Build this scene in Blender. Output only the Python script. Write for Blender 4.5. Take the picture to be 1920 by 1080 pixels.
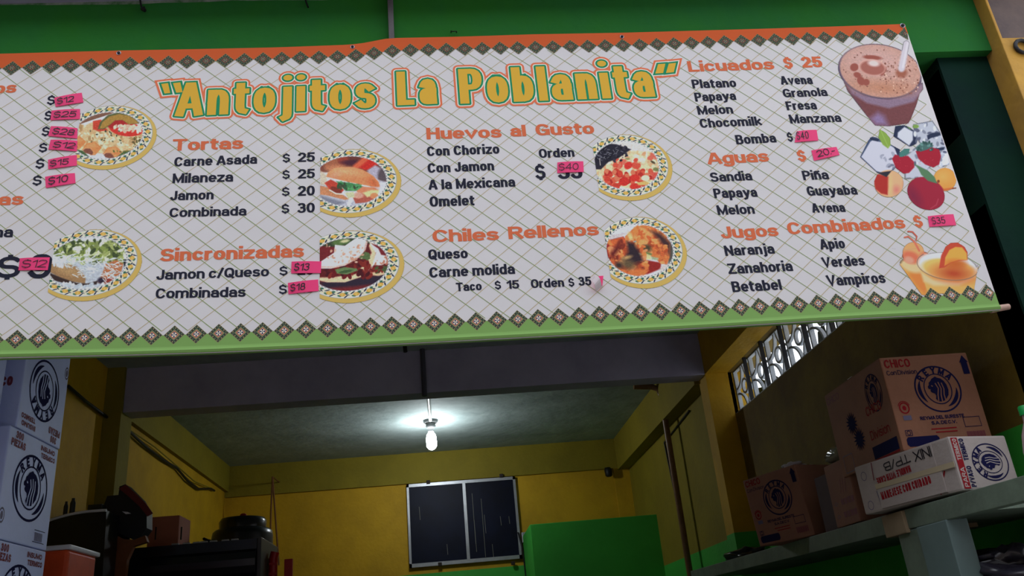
import bpy, bmesh, math, random
import numpy as np
from mathutils import Vector, Matrix
from mathutils.geometry import delaunay_2d_cdt
random.seed(5); np.random.seed(5)
for o in list(bpy.data.objects): bpy.data.objects.remove(o)
sc = bpy.context.scene
COL = sc.collection
EYE = 1.5
# ------------------------------------------------------------------ camera
F = 1591.0; PC = np.array([960., 540.])
def _n(v): return v/np.linalg.norm(v)
VU = np.array([605., -3200.]); VD = np.array([846., 1228.])
AZ = _n(np.array([VU[0]-960, VU[1]-540, F]))
AY = np.array([VD[0]-960, VD[1]-540, F]); AY = _n(AY-AZ*(AY@AZ)/1.0)
AY = _n(AY - AZ*(AY@AZ)); AX = np.cross(AY, AZ)
if AX[0] < 0: AX = -AX
# AX, AY, AZ: the room's axes seen in the camera's frame (x right, y down, z forward)
cam = bpy.data.cameras.new('camera'); co = bpy.data.objects.new('camera', cam); COL.objects.link(co)
cam.sensor_width = 36; cam.lens = F/1920*36; cam.clip_start = .05
right = Vector((AX[0], AY[0], AZ[0])); down = Vector((AX[1], AY[1], AZ[1])); fwd = Vector((AX[2], AY[2], AZ[2]))
co.matrix_world = Matrix(((right.x, -down.x, -fwd.x, 0), (right.y, -down.y, -fwd.y, 0), (right.z, -down.z, -fwd.z, EYE), (0, 0, 0, 1)))
sc.camera = co
# ------------------------------------------------------------------ world, light, exposure
w = bpy.data.worlds.new('sky'); sc.world = w; w.use_nodes = True
w.node_tree.nodes['Background'].inputs[0].default_value = (.86, .92, 1.0, 1)
w.node_tree.nodes['Background'].inputs[1].default_value = 2.2
sc.view_settings.view_transform = 'Standard'; sc.view_settings.look = 'None'
sc.view_settings.gamma = 1; sc.view_settings.exposure = 0; sc.view_settings.use_curve_mapping = False
sl = bpy.data.lights.new('sun', 'SUN'); sl.energy = 9; sl.angle = .02; sl.color = (1, .96, .9)
so = bpy.data.objects.new('sun', sl); COL.objects.link(so); so.location = (8, 8, 8); so.rotation_euler = Vector((.55, .62, .8)).to_track_quat('Z', 'Y').to_euler()
def ray(px, py):
    c = np.array([px-960, py-540, F]); return np.array([c@AX, c@AY, c@AZ])
def onY(px, py, Y): r = ray(px, py); r = r*Y/r[1]; return Vector((r[0], r[1], r[2]+EYE))
def onX(px, py, X): r = ray(px, py); r = r*X/r[0]; return Vector((r[0], r[1], r[2]+EYE))
def onZ(px, py, Z): r = ray(px, py); r = r*(Z-EYE)/r[2]; return Vector((r[0], r[1], r[2]+EYE))
def proj(X, Y, Z):
    Z = Z-EYE; c = [X*AX[i]+Y*AY[i]+Z*AZ[i] for i in range(3)]
    return 960+F*c[0]/c[2], 540+F*c[1]/c[2]
# ------------------------------------------------------------------ materials
def lin(c):
    c = c/255.
    return c/12.92 if c <= .04045 else ((c+.055)/1.055)**2.4
MATS = {}
def mat(name, rgb, rough=.6, var=0, scale=6, bump=0, bscale=60, spec=.4, metal=0, rgb2=None, stretch=None):
    if name in MATS: return MATS[name]
    m = bpy.data.materials.new(name); m.use_nodes = True; nt = m.node_tree; b = nt.nodes['Principled BSDF']
    c = tuple(lin(x) for x in rgb)+(1,)
    b.inputs['Base Color'].default_value = c; b.inputs['Roughness'].default_value = rough
    b.inputs['Specular IOR Level'].default_value = spec; b.inputs['Metallic'].default_value = metal
    if var or rgb2:
        tc = nt.nodes.new('ShaderNodeTexCoord'); no = nt.nodes.new('ShaderNodeTexNoise'); no.inputs['Scale'].default_value = scale
        no.inputs['Detail'].default_value = 6; no.inputs['Roughness'].default_value = .65
        src = tc.outputs['Object']
        if stretch:
            mp = nt.nodes.new('ShaderNodeMapping'); mp.inputs['Scale'].default_value = stretch
            nt.links.new(src, mp.inputs[0]); src = mp.outputs[0]
        nt.links.new(src, no.inputs['Vector'])
        mx = nt.nodes.new('ShaderNodeMix'); mx.data_type = 'RGBA'
        rp = nt.nodes.new('ShaderNodeValToRGB'); rp.color_ramp.elements[0].position = .38; rp.color_ramp.elements[1].position = .66
        nt.links.new(no.outputs[0], rp.inputs[0]); nt.links.new(rp.outputs[0], mx.inputs[0])
        c2 = tuple(lin(x) for x in rgb2)+(1,) if rgb2 else tuple(x*(1-var) for x in c[:3])+(1,)
        mx.inputs[6].default_value = c; mx.inputs[7].default_value = c2
        nt.links.new(mx.outputs[2], b.inputs['Base Color'])
    if bump:
        tc = nt.nodes.new('ShaderNodeTexCoord'); n2 = nt.nodes.new('ShaderNodeTexNoise'); n2.inputs['Scale'].default_value = bscale
        n2.inputs['Detail'].default_value = 5
        nt.links.new(tc.outputs['Object'], n2.inputs['Vector'])
        bp_ = nt.nodes.new('ShaderNodeBump'); bp_.inputs['Strength'].default_value = bump; bp_.inputs['Distance'].default_value = .01
        nt.links.new(n2.outputs[0], bp_.inputs['Height']); nt.links.new(bp_.outputs[0], b.inputs['Normal'])
    MATS[name] = m; return m
KP = 1.62
def pr(r, g, b):            # ink on the banner: photographed colour -> its own colour
    return tuple(min(.9, lin(x)*KP) for x in (r, g, b))
def ink(name, rgb, rough=.7):
    if name in MATS: return MATS[name]
    m = bpy.data.materials.new(name); m.use_nodes = True; b = m.node_tree.nodes['Principled BSDF']
    b.inputs['Base Color'].default_value = pr(*rgb)+(1,); b.inputs['Roughness'].default_value = rough
    b.inputs['Specular IOR Level'].default_value = .18
    MATS[name] = m; return m
def painted():
    if 'printed_picture' in MATS: return MATS['printed_picture']
    m = bpy.data.materials.new('printed_picture'); m.use_nodes = True; nt = m.node_tree; b = nt.nodes['Principled BSDF']
    a = nt.nodes.new('ShaderNodeAttribute'); a.attribute_name = 'Col'
    nt.links.new(a.outputs['Color'], b.inputs['Base Color']); b.inputs['Roughness'].default_value = .7
    b.inputs['Specular IOR Level'].default_value = .18
    MATS['printed_picture'] = m; return m

# ------------------------------------------------------------------ mesh helpers
def link(name, me, parent=None):
    o = bpy.data.objects.new(name, me); COL.objects.link(o)
    if parent is not None:
        o.parent = parent; o.matrix_parent_inverse = Matrix.Translation(-parent.location)
    return o
def tag(o, label=None, cat=None, group=None, kind=None):
    if label: o['label'] = label
    if cat: o['category'] = cat
    if group: o['group'] = group
    if kind: o['kind'] = kind
    return o
def empty(name, loc, label=None, cat=None, group=None):
    o = bpy.data.objects.new(name, None); COL.objects.link(o); o.location = loc; o.empty_display_size = .05
    return tag(o, label, cat, group)
class MB:
    def __init__(s): s.v = []; s.f = []; s.m = []; s.mats = []; s.smooth = []
    def mi(s, m):
        if m not in s.mats: s.mats.append(m)
        return s.mats.index(m)
    def add(s, vs, fs, m, smooth=False):
        k = len(s.v); s.v += [tuple(v) for v in vs]; s.f += [tuple(i+k for i in f) for f in fs]
        s.m += [s.mi(m)]*len(fs); s.smooth += [smooth]*len(fs)
    def hexa(s, p, m):      # p: 8 corners, bottom 4 ccw then top 4
        s.add(p, [(3, 2, 1, 0), (4, 5, 6, 7), (0, 1, 5, 4), (1, 2, 6, 5), (2, 3, 7, 6), (3, 0, 4, 7)], m)
    def box(s, x0, x1, y0, y1, z0, z1, m):
        s.hexa([(x0, y0, z0), (x1, y0, z0), (x1, y1, z0), (x0, y1, z0), (x0, y0, z1), (x1, y0, z1), (x1, y1, z1), (x0, y1, z1)], m)
    def obox(s, o, ex, ey, ez, m):   # oriented box from corner
        o, ex, ey, ez = map(Vector, (o, ex, ey, ez))
        s.hexa([o, o+ex, o+ex+ey, o+ey, o+ez, o+ex+ez, o+ex+ey+ez, o+ey+ez], m)
    def tube(s, pts, r, m, n=8, cap=True):
        pts = [Vector(p) for p in pts]; rs = r if isinstance(r, (list, tuple)) else [r]*len(pts)
        up = Vector((0, 0, 1)); vs = []; prev = None
        for i, p in enumerate(pts):
            t = (pts[min(i+1, len(pts)-1)]-pts[max(i-1, 0)]).normalized()
            if prev is None:
                a = t.cross(up)
                if a.length < .05: a = t.cross(Vector((1, 0, 0)))
            else: a = prev-t*prev.dot(t)
            a.normalize(); prev = a; b = t.cross(a)
            vs += [p+(a*math.cos(2*math.pi*k/n)+b*math.sin(2*math.pi*k/n))*rs[i] for k in range(n)]
        fs = [(i*n+k, i*n+(k+1) % n, (i+1)*n+(k+1) % n, (i+1)*n+k) for i in range(len(pts)-1) for k in range(n)]
        s.add(vs, fs, m, True)
        if cap: s.add(vs[:n], [tuple(range(n))], m); s.add(vs[-n:], [tuple(range(n))], m)
    def lathe(s, c, prof, m, n=24, axis='z', sx=1, sy=1):
        c = Vector(c); vs = []
        for r, h in prof:
            for k in range(n):
                a = 2*math.pi*k/n
                if axis == 'z': vs.append(c+Vector((r*math.cos(a)*sx, r*math.sin(a)*sy, h)))
                else: vs.append(c+Vector((r*math.cos(a), h, r*math.sin(a))))
        L = len(prof)
        fs = [(i*n+k, i*n+(k+1) % n, (i+1)*n+(k+1) % n, (i+1)*n+k) for i in range(L-1) for k in range(n)]
        s.add(vs, fs, m, True); s.add(vs[:n], [tuple(range(n))], m); s.add(vs[-n:], [tuple(range(n))], m)
    def prism(s, poly, d, m):      # polygon (3d points) pushed along vector d
        poly = [Vector(p) for p in poly]; d = Vector(d); n = len(poly)
        vs = poly+[p+d for p in poly]
        s.add(vs, [tuple(range(n))[::-1], tuple(range(n, 2*n))]+[(i, (i+1) % n, n+(i+1) % n, n+i) for i in range(n)], m)
    def build(s, name, parent=None, bevel=0, origin=None):
        me = bpy.data.meshes.new(name); 
        v = s.v
        if origin is not None: v = [(a[0]-origin[0], a[1]-origin[1], a[2]-origin[2]) for a in v]
        me.from_pydata(v, [], s.f)
        for m in s.mats: me.materials.append(m)
        me.polygons.foreach_set('material_index', s.m); me.polygons.foreach_set('use_smooth', s.smooth)
        me.validate()
        if bevel or True:
            bm = bmesh.new(); bm.from_mesh(me); bmesh.ops.remove_doubles(bm, verts=bm.verts, dist=1e-6) if bevel else None
            if bevel:
                bmesh.ops.bevel(bm, geom=bm.edges[:], offset=bevel, segments=2, affect='EDGES', profile=.6)
            bmesh.ops.recalc_face_normals(bm, faces=bm.faces) if not getattr(s, 'flat', False) else None
            bm.to_mesh(me); bm.free()
        o = link(name, me, parent)
        if origin is not None and parent is None: o.location = origin
        return o
def part(name, parent, fn, bevel=0):
    b = MB(); fn(b); return b.build(name, parent, bevel)

# ------------------------------------------------------------------ stroke lettering
def Ar(cx, cy, rx, ry, a0, a1): return ('A', cx, cy, rx, ry, a0, a1)
FULL = lambda cx=.5, cy=.5, rx=.5, ry=.5: [Ar(cx, cy, rx, ry, 90, 450)]
S_ = [[Ar(.5, .755, .46, .245, 28, 270), Ar(.5, .255, .5, .255, 90, -152)]]
CAPS = {
'A': (.52, [[(0, 0), (.42, 1), (.58, 1), (1, 0)], [(.22, .26), (.78, .26)]]),
'B': (.45, [[(0, 0), (0, 1)], [(0, 1), (.5, 1), Ar(.55, .77, .36, .23, 90, -90), (0, .54)], [(0, .54), (.5, .54), Ar(.6, .27, .4, .27, 90, -90), (0, 0)]]),
'C': (.47, [[Ar(.5, .5, .5, .5, 38, 322)]]),
'D': (.47, [[(0, 0), (0, 1)], [(0, 1), (.4, 1), Ar(.45, .5, .55, .5, 90, -90), (0, 0)]]),
'E': (.38, [[(0, 0), (0, 1)], [(0, 1), (1, 1)], [(0, .52), (.88, .52)], [(0, 0), (1, 0)]]),
'F': (.36, [[(0, 0), (0, 1)], [(0, 1), (1, 1)], [(0, .5), (.85, .5)]]),
'G': (.5, [[Ar(.5, .5, .5, .5, 40, 325)], [(1, .05), (1, .45), (.6, .45)]]),
'H': (.46, [[(0, 0), (0, 1)], [(1, 0), (1, 1)], [(0, .52), (1, .52)]]),
'I': (0, [[(0, 0), (0, 1)]]),
'J': (.34, [[(1, 1), (1, .3), Ar(.5, .28, .5, .28, 0, -170)]]),
'L': (.36, [[(0, 1), (0, 0)], [(0, 0), (1, 0)]]),
'M': (.62, [[(0, 0), (0, 1)], [(0, 1), (.5, .08), (1, 1)], [(1, 1), (1, 0)]]),
'N': (.48, [[(0, 0), (0, 1)], [(0, 1), (1, 0)], [(1, 0), (1, 1)]]),
'O': (.5, [FULL()]),
'P': (.44, [[(0, 0), (0, 1)], [(0, 1), (.5, 1), Ar(.55, .73, .45, .27, 90, -90), (0, .46)]]),
'Q': (.5, [FULL(), [(.58, .25), (.98, -.1)]]),
'R': (.46, [[(0, 0), (0, 1)], [(0, 1), (.5, 1), Ar(.55, .75, .42, .25, 90, -90), (0, .5)], [(.55, .5), (1, 0)]]),
'S': (.46, S_), 'T': (.48, [[(0, 1), (1, 1)], [(.5, 1), (.5, 0)]]),
'U': (.46, [[(0, 1), (0, .35), Ar(.5, .33, .5, .33, 180, 360), (1, 1)]]),
'V': (.54, [[(0, 1), (.5, 0), (1, 1)]]), 'W': (.8, [[(0, 1), (.25, 0), (.5, 1), (.75, 0), (1, 1)]]),
'X': (.5, [[(0, 0), (1, 1)], [(0, 1), (1, 0)]]), 'Y': (.52, [[(0, 1), (.5, .45), (1, 1)], [(.5, .45), (.5, 0)]]),
'Z': (.46, [[(0, 1), (1, 1)], [(.98, .95), (.02, .05)], [(0, 0), (1, 0)]]),
'0': (.38, [FULL()]), '1': (.2, [[(0, .76), (.9, .97)], [(1, 1), (1, 0)]]),
'2': (.38, [[Ar(.5, .72, .48, .28, 165, -25), (.06, .06)], [(0, 0), (1, 0)]]),
'3': (.38, [[Ar(.47, .765, .44, .235, 150, -90)], [Ar(.47, .27, .52, .27, 90, -155)]]),
'4': (.42, [[(.75, 0), (.75, 1)], [(.75, 1), (.02, .3)], [(0, .28), (1, .28)]]),
'5': (.38, [[(.95, 1), (.14, 1)], [(.14, 1), (.07, .52)], [Ar(.47, .32, .52, .32, 130, -155)]]),
'8': (.38, [FULL(.5, .765, .43, .235), FULL(.5, .27, .5, .27)]),
'9': (.38, [FULL(.5, .68, .48, .32), [(.98, .68), Ar(.47, .4, .51, .4, 0, -150)]]),
'$': (.4, S_+[[(.5, 1.1), (.5, 1.0)], [(.5, 0), (.5, -.1)]]), '/': (.25, [[(0, -.03), (1, 1.03)]]),
'.': (0, [[(0, 0), (0, .01)]]), '-': (.2, [[(0, .4), (1, .4)]]), ':': (0, [[(0, .2), (0, .21)], [(0, .6), (0, .61)]]),
}
ST = [(0, 1), (0, 0)]
LOW = {
'a': (.37, [[Ar(.5, .64, .46, .36, 155, 0), (1, 0)], [(1, .54), (.4, .54), Ar(.38, .27, .38, .27, 90, 270), (1, .0)]]),
'b': (.38, [[(0, 2), (0, 0)], FULL()]), 'c': (.35, [[Ar(.5, .5, .5, .5, 42, 318)]]), 'd': (.38, [[(1, 2), (1, 0)], FULL()]),
'e': (.38, [[(.05, .48), (1, .48), Ar(.5, .5, .5, .5, 0, 302)]]),
'g': (.38, [FULL(), [(1, 1), (1, -.4), Ar(.5, -.4, .5, .6, 0, -150)]]),
'h': (.36, [[(0, 2), (0, 0)], [Ar(.5, .55, .5, .45, 180, 0), (1, 0)]]),
'i': (0, [ST, [(0, 2), (0, 2)]]), 'j': (.1, [[(1, 1), (1, -.5), Ar(-.2, -.5, 1.2, .5, 0, -75)], [(1, 2), (1, 2)]]),
'k': (.4, [[(0, 2), (0, 0)], [(0, .35), (.88, .96)], [(.32, .58), (.95, .03)]]), 'l': (0, [[(0, 2), (0, 0)]]),
'm': (.7, [ST, [Ar(.25, .6, .25, .4, 180, 0), (.5, 0)], [Ar(.75, .6, .25, .4, 180, 0), (1, 0)]]),
'n': (.36, [ST, [Ar(.5, .55, .5, .45, 180, 0), (1, 0)]]),
'ñ': (.36, [ST, [Ar(.5, .55, .5, .45, 180, 0), (1, 0)], [(.1, 1.6), (.35, 1.8), (.65, 1.62), (.9, 1.82)]]),
'o': (.38, [FULL()]), 'p': (.38, [[(0, 1), (0, -1)], FULL()]),
'r': (.2, [ST, [Ar(.9, .45, .9, .55, 170, 92)]]), 's': (.34, S_), 't': (.2, [[(.35, 1.7), (.35, .3), Ar(.95, .3, .6, .3, 180, 265)], [(0, 1), (1, 1)]]),
'u': (.36, [[(0, 1), (0, .42), Ar(.5, .42, .5, .42, 180, 360)], [(1, 1), (1, 0)]]),
'v': (.42, [[(0, 1), (.5, 0), (1, 1)]]), 'x': (.4, [[(0, 0), (1, 1)], [(0, 1), (1, 0)]]),
'y': (.42, [[(0, 1), (.5, 0)], [(1, 1), (.38, -.75), (.05, -.95)]]),
'z': (.34, [[(0, 1), (1, 1)], [(.97, .93), (.03, .07)], [(0, 0), (1, 0)]]),
}
XH = .75; DESC = .26
class Pts(list): lev = 0
def flat_pts(st):
    out = []
    for it in st:
        if it[0] == 'A':
            _, cx, cy, rx, ry, a0, a1 = it
            n = max(3, int(abs(a1-a0)/20))
            for k in range(n+1):
                a = math.radians(a0+(a1-a0)*k/n); c, s = math.cos(a), math.sin(a)
                out.append((cx+rx*math.copysign(abs(c)**.86, c), cy+ry*math.copysign(abs(s)**.86, s)))
        else: out.append(it)
    r = [out[0]]
    for p in out[1:]:
        if abs(p[0]-r[-1][0])+abs(p[1]-r[-1][1]) > 1e-4: r.append(p)
    return r
def layout(s, width, wd, gap=.07, space=.28, dotup=0, hd=None):
    hd = hd or wd
    W = 0; fixed = 0; n = 0
    for ch in s:
        if ch == ' ': fixed += space-gap; continue
        g = CAPS.get(ch) or LOW[ch]; W += g[0]; fixed += wd+gap; n += 1
    fixed -= gap
    sx = 1 if width is None or W == 0 else max(.3, (width-fixed)/W)
    x = wd/2; res = []; ng = 0
    for ch in s:
        if ch == ' ': x += space-gap; continue
        low = ch not in CAPS
        gw, sts = LOW[ch] if low else CAPS[ch]
        ng += 1
        for si, st in enumerate(sts):
            pts = Pts(); pts.lev = ng; fp = flat_pts(st); dot = len(fp) == 1
            for (a, b) in fp:
                if low:
                    t = hd/2; X = XH-hd/2
                    y = t+b*(X-t) if 0 <= b <= 1 else (X+(b-1)*(1-hd/2-X) if b > 1 else t+b*(t+DESC-hd/2))
                else: y = hd/2+b*(1-hd)
                pts.append((x+a*gw*sx, y+(dotup if dot else 0)))
            res.append(pts)
        x += gw*sx+wd+gap
    return res, x-gap-wd/2
RND = False
def ribbon(pts, wd, ext, hd=None, eh=None):
    """quads of a thick line with square ends; sharp corners mitred; upright strokes wd thick, level ones hd"""
    P = [Vector(p) for p in pts]; h = wd/2; hy = h if hd is None else hd/2; eh = ext if eh is None else eh
    closed = (P[0]-P[-1]).length < 1e-3 and len(P) > 4
    if closed: P = P[:-1]
    n = len(P)
    if not closed:
        if n < 2: P = [P[0], P[0]+Vector((0, .01))]; n = 2
        a = (P[1]-P[0]).normalized(); b = (P[-1]-P[-2]).normalized(); P[0] = P[0]-Vector((a.x*ext, a.y*eh)); P[-1] = P[-1]+Vector((b.x*ext, b.y*eh))
    L = []; R = []
    for i in range(n):
        if closed: a = P[i]-P[i-1]; b = P[(i+1) % n]-P[i]
        else: a = P[i]-P[i-1] if i else P[1]-P[0]; b = P[i+1]-P[i] if i < n-1 else P[-1]-P[-2]
        a = a.normalized(); b = b.normalized(); na = Vector((-a.y, a.x)); nb = Vector((-b.y, b.x))
        m = na+nb
        m = m.normalized() if m.length > .05 else na
        k = min(2.4 if not RND else 1.18, 1/max(.2, m.dot(na)))
        mm = Vector((m.x*h, m.y*hy))*k; L.append(P[i]+mm); R.append(P[i]-mm)
    q = []
    for i in range(n if closed else n-1):
        j = (i+1) % n; q.append((L[i], R[i], R[j], L[j]))
    return q
MISS = []
class Sheet:
    """flat print on one plane: every mark is laid a hair above the one before"""
    def __init__(s, o, ex, ey, n, base=.0004, step=1.2e-5):
        s.o, s.ex, s.ey, s.n = Vector(o), Vector(ex), Vector(ey), Vector(n).normalized(); s.k = base; s.step = step; s.qs = 6e-6 if step > 2e-6 or base > .0005 else 1e-6; s.mb = MB(); s.mb.flat = True
    def P(s, x, y): return s.o+s.ex*x+s.ey*y+s.n*s.k
    def poly(s, pts, m):
        s.mb.add([s.P(*p) for p in pts], [tuple(range(len(pts)))], m); s.k += s.step
    def quads(s, qs, m, f=None):
        """the quads and polygons of one mark, merged into one flat outline without overlaps"""
        V = []; Fa = []
        sc_ = 1. if f else 50.
        for q in qs:
            for j in range(1, len(q)-1):
                a, b, c = [Vector(q[t])*sc_ for t in (0, j, j+1)]; ar = (b-a).x*(c-a).y-(b-a).y*(c-a).x
                if abs(ar) < 1e-7: continue
                if ar < 0: b, c = c, b
                Fa.append([len(V), len(V)+1, len(V)+2]); V += [a, b, c]
        if not Fa: return
        if len(Fa) > 2:
            ar = lambda vs, fs: sum(abs((vs[t[1]]-vs[t[0]]).cross(vs[t[2]]-vs[t[0]])) for t in fs)
            tot = ar(V, Fa)
            best = []
            for e_ in (0, 1e-4, 1.3e-4, 2e-4, 2.6e-4):     # five tries; the second smallest area is the sound one
                W_ = [Vector((v[0]+random.uniform(-e_, e_), v[1]+random.uniform(-e_, e_))) for v in V]
                r = delaunay_2d_cdt(W_, [], Fa, 0, 1e-6); F2 = [t for t, o_ in zip(r[2], r[5]) if o_]; best.append((ar(r[0], F2), len(best), r[0], F2))
            best.sort(key=lambda b_: b_[:2]); b_ = best[1]
            if b_[0] <= tot*1.001: V, Fa = b_[2], b_[3]
            else: MISS.append(len(Fa))
        P = [Vector(v)/sc_ for v in V]; P = [s.P(*(f(p) if f else p)) for p in P]; N = (s.ex.cross(s.ey)).dot(s.n)
        out = []
        for t in Fa:
            nn = (P[t[1]]-P[t[0]]).cross(P[t[2]]-P[t[0]]).dot(s.n); out.append(tuple(t) if nn > 0 else tuple(t)[::-1])
        s.mb.add(P, out, m); s.k += s.step
    def stroke(s, pts, wd, m, ext=0, f=None): s.quads(ribbon(pts, wd, ext), m, f)
    def disc(s, x, y, rx, ry, m, n=24, a=0):
        ca, sa = math.cos(a), math.sin(a)
        s.poly([(x+rx*math.cos(t)*ca-ry*math.sin(t)*sa, y+rx*math.cos(t)*sa+ry*math.sin(t)*ca) for t in [2*math.pi*k/n for k in range(n)]], m)
    def ring(s, x, y, rx, ry, wd, m, a0=0, a1=360, n=40):
        s.stroke([(x+rx*math.cos(math.radians(a0+(a1-a0)*k/n)), y+ry*math.sin(math.radians(a0+(a1-a0)*k/n))) for k in range(n+1)], wd, m)
    def text(s, t, A, B, h, m, wd=.19, gap=.07, space=.28, shear=0, fat=0, jitter=0, dotup=0, hd=None):
        """A, B: baseline ends in sheet units, h: cap height"""
        A = Vector(A); B = Vector(B); d = B-A; L = d.length; d.normalize(); up = Vector((-d.y, d.x)) if s.tilted else Vector((0, 1))
        hd = hd or wd; res, _ = layout(t, L/h, wd, gap, space, dotup, hd)
        f = lambda p: A+d*((p[0]+shear*p[1])*h)+up*(p[1]*h)
        G = {}
        for pts in res:
            Q = G.setdefault(pts.lev, [])
            if dotup > .08 and len(pts) == 1 or len(pts) == 2 and dotup > .08 and abs(pts[0][1]-pts[1][1]) < 1e-6 and abs(pts[0][0]-pts[1][0]) < 1e-6:
                c = pts[0]; Q.append([(c[0]+(wd*.52+fat)*math.cos(a), c[1]+(hd*.58+fat)*math.sin(a)) for a in [2*math.pi*i/22 for i in range(22)]]); continue
            if jitter: pts = [(p[0]+random.uniform(-jitter, jitter), p[1]+random.uniform(-jitter, jitter)) for p in pts]
            if fat:
                e = [(p[0], p[1]) for p in pts]
                d0 = Vector((e[0][0]-e[1][0], e[0][1]-e[1][1])).normalized() if len(e) > 1 else Vector((0, 1)); d1 = Vector((e[-1][0]-e[-2][0], e[-1][1]-e[-2][1])).normalized() if len(e) > 1 else Vector((0, -1))
                for p, d_ in ((e[0], d0), (e[-1], d1)):    # round the corners of the outline's ends
                    n_ = Vector((-d_.y, d_.x))
                    for sg in (-1, 1):
                        cx = p[0]+d_.x*wd*.5+sg*n_.x*wd*.5; cy = p[1]+d_.y*hd*.5+sg*n_.y*hd*.5
                        Q.append([(cx+fat*math.cos(a), cy+fat*math.sin(a)) for a in [2*math.pi*i/14 for i in range(14)]])
                Q += ribbon(pts, wd+2*fat, wd/2, hd+2*fat, hd/2)+ribbon(pts, wd, wd/2+fat, hd, hd/2+fat)
            else: Q += ribbon(pts, wd, wd/2, hd, hd/2)
        k0 = s.k; st = s.step
        for gi, Q in sorted(G.items()):
            jj = 2e-4 if fat else 1e-4; Q = [[(p[0]+random.uniform(-jj, jj), p[1]+random.uniform(-jj, jj)) for p in q] for q in Q]
            s.k = k0+(gi % 2)*1.5e-5; s.quads(Q, m, f)
        s.k = k0+st
    tilted = True; qs = 6e-6
    def arctext(s, t, cx, cy, rx, ry, a0, a1, h, m, wd=.22):
        n = len(t)
        for i, ch in enumerate(t):
            a = math.radians(a0+(a1-a0)*i/(n-1)); c = Vector((cx+rx*math.cos(a), cy+ry*math.sin(a)))
            up = Vector((math.cos(a)/rx, math.sin(a)/ry)).normalized(); d = Vector((up.y, -up.x))
            res, W = layout(ch, None, wd)
            f = lambda p: c+d*((p[0]-W/2)*h)+up*(p[1]*h)
            s.quads([q for pts in res for q in ribbon(pts, wd, wd/2)], m, f)
    def build(s, name, parent, label=None):
        o = s.mb.build(name, parent)
        if label: o['label'] = label
        return o

# ------------------------------------------------------------------ setting
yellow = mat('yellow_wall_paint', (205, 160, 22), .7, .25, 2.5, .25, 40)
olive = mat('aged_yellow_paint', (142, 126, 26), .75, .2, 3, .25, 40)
shaded_ochre = mat('shaded_ochre_paint', (128, 106, 30), .8, rgb2=(100, 78, 30), scale=2.5, bump=.2, bscale=30)  # darker wall yellow for the front right wall, shade put into its colour
green = mat('green_wall_paint', (44, 120, 40), .8, spec=.15, rgb2=(40, 112, 56), scale=2.2, bump=.35, bscale=25)
greenlow = mat('green_dado_paint', (62, 176, 62), .6, .15, 3, .2, 40)
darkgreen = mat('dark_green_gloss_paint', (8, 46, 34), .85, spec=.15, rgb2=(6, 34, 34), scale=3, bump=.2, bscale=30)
concrete = mat('grey_ceiling_plaster', (164, 178, 176), .85, rgb2=(138, 152, 150), scale=4, bump=.3, bscale=18)
beamgrey = mat('lavender_grey_beam_paint', (178, 174, 200), .7, rgb2=(160, 156, 184), scale=3, bump=.2, bscale=20)
purple = mat('brownish_grey_plaster', (112, 96, 92), .8, rgb2=(84, 74, 78), scale=5, bump=.3, bscale=20)
ochre = mat('ochre_pillar_paint', (206, 156, 62), .7, rgb2=(180, 136, 66), scale=4, bump=.35, bscale=30)
floorm = mat('cement_floor', (104, 100, 98), .6, .2, 3)
white_rough = mat('bare_plaster', (150, 158, 150), .8, rgb2=(60, 110, 60), scale=25)
H = EYE
ZC = H+1.545; YB = 7.0; YM = 4.43
def struct(name, fn, bevel=0):
    o = part(name, None, fn, bevel); o['kind'] = 'structure'; return o
struct('floor', lambda b: b.box(-6, 6, -5, 9, -.1, 0, floorm))
struct('ceiling', lambda b: b.box(-2.0, 2.0, 2.16, 7.2, ZC, ZC+.15, concrete))
zd = onY(770, 1078, YB).z
def f(b):
    b.box(-2.0, 2.0, YB, YB+.15, 0, zd, greenlow); b.box(-2.0, 2.0, YB, YB+.15, zd, ZC, yellow)
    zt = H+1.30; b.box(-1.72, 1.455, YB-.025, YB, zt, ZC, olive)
    b.box(1.42, 1.58, YB-.02, YB, 0, zt, yellow)
struct('wall_back', f)
def f(b):
    b.box(-1.9, -1.72, 2.0, YB, 0, ZC, yellow)
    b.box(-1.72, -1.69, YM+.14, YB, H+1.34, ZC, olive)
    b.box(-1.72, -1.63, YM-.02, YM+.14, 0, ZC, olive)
struct('wall_left', f)
XW = 1.612; ZS = H+1.066; ZH = H+1.305
def f(b):
    zg = H+.45
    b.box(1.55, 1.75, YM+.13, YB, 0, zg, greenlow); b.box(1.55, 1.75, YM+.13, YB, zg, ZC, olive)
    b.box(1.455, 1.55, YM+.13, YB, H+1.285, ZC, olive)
    b.box(1.484, XW+.02, YM, YM+.13, 0, zg, greenlow); b.box(1.484, XW+.02, YM, YM+.13, zg, ZC, yellow)
    b.box(XW, XW+.14, 2.07, YM+.13, 0, zg, greenlow); b.box(XW, XW+.14, 2.07, YM+.13, zg, ZS, shaded_ochre)
    b.box(XW, XW+.14, 2.07, YM+.13, ZH, ZC, shaded_ochre)
    b.box(XW, XW+.14, YM, YM+.13, ZS, ZH, yellow)
    b.box(1.484, XW, 2.16, YM, ZH, ZC, yellow)
struct('wall_right', f)
struct('trim_1', lambda b: b.box(-1.63, 1.484, YM, YM+.125, H+1.302, ZC, beamgrey), .004)
BY = 2.0; LY = 2.03
zl = H+1.58; ztop = onY(260, 6, LY).z
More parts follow.
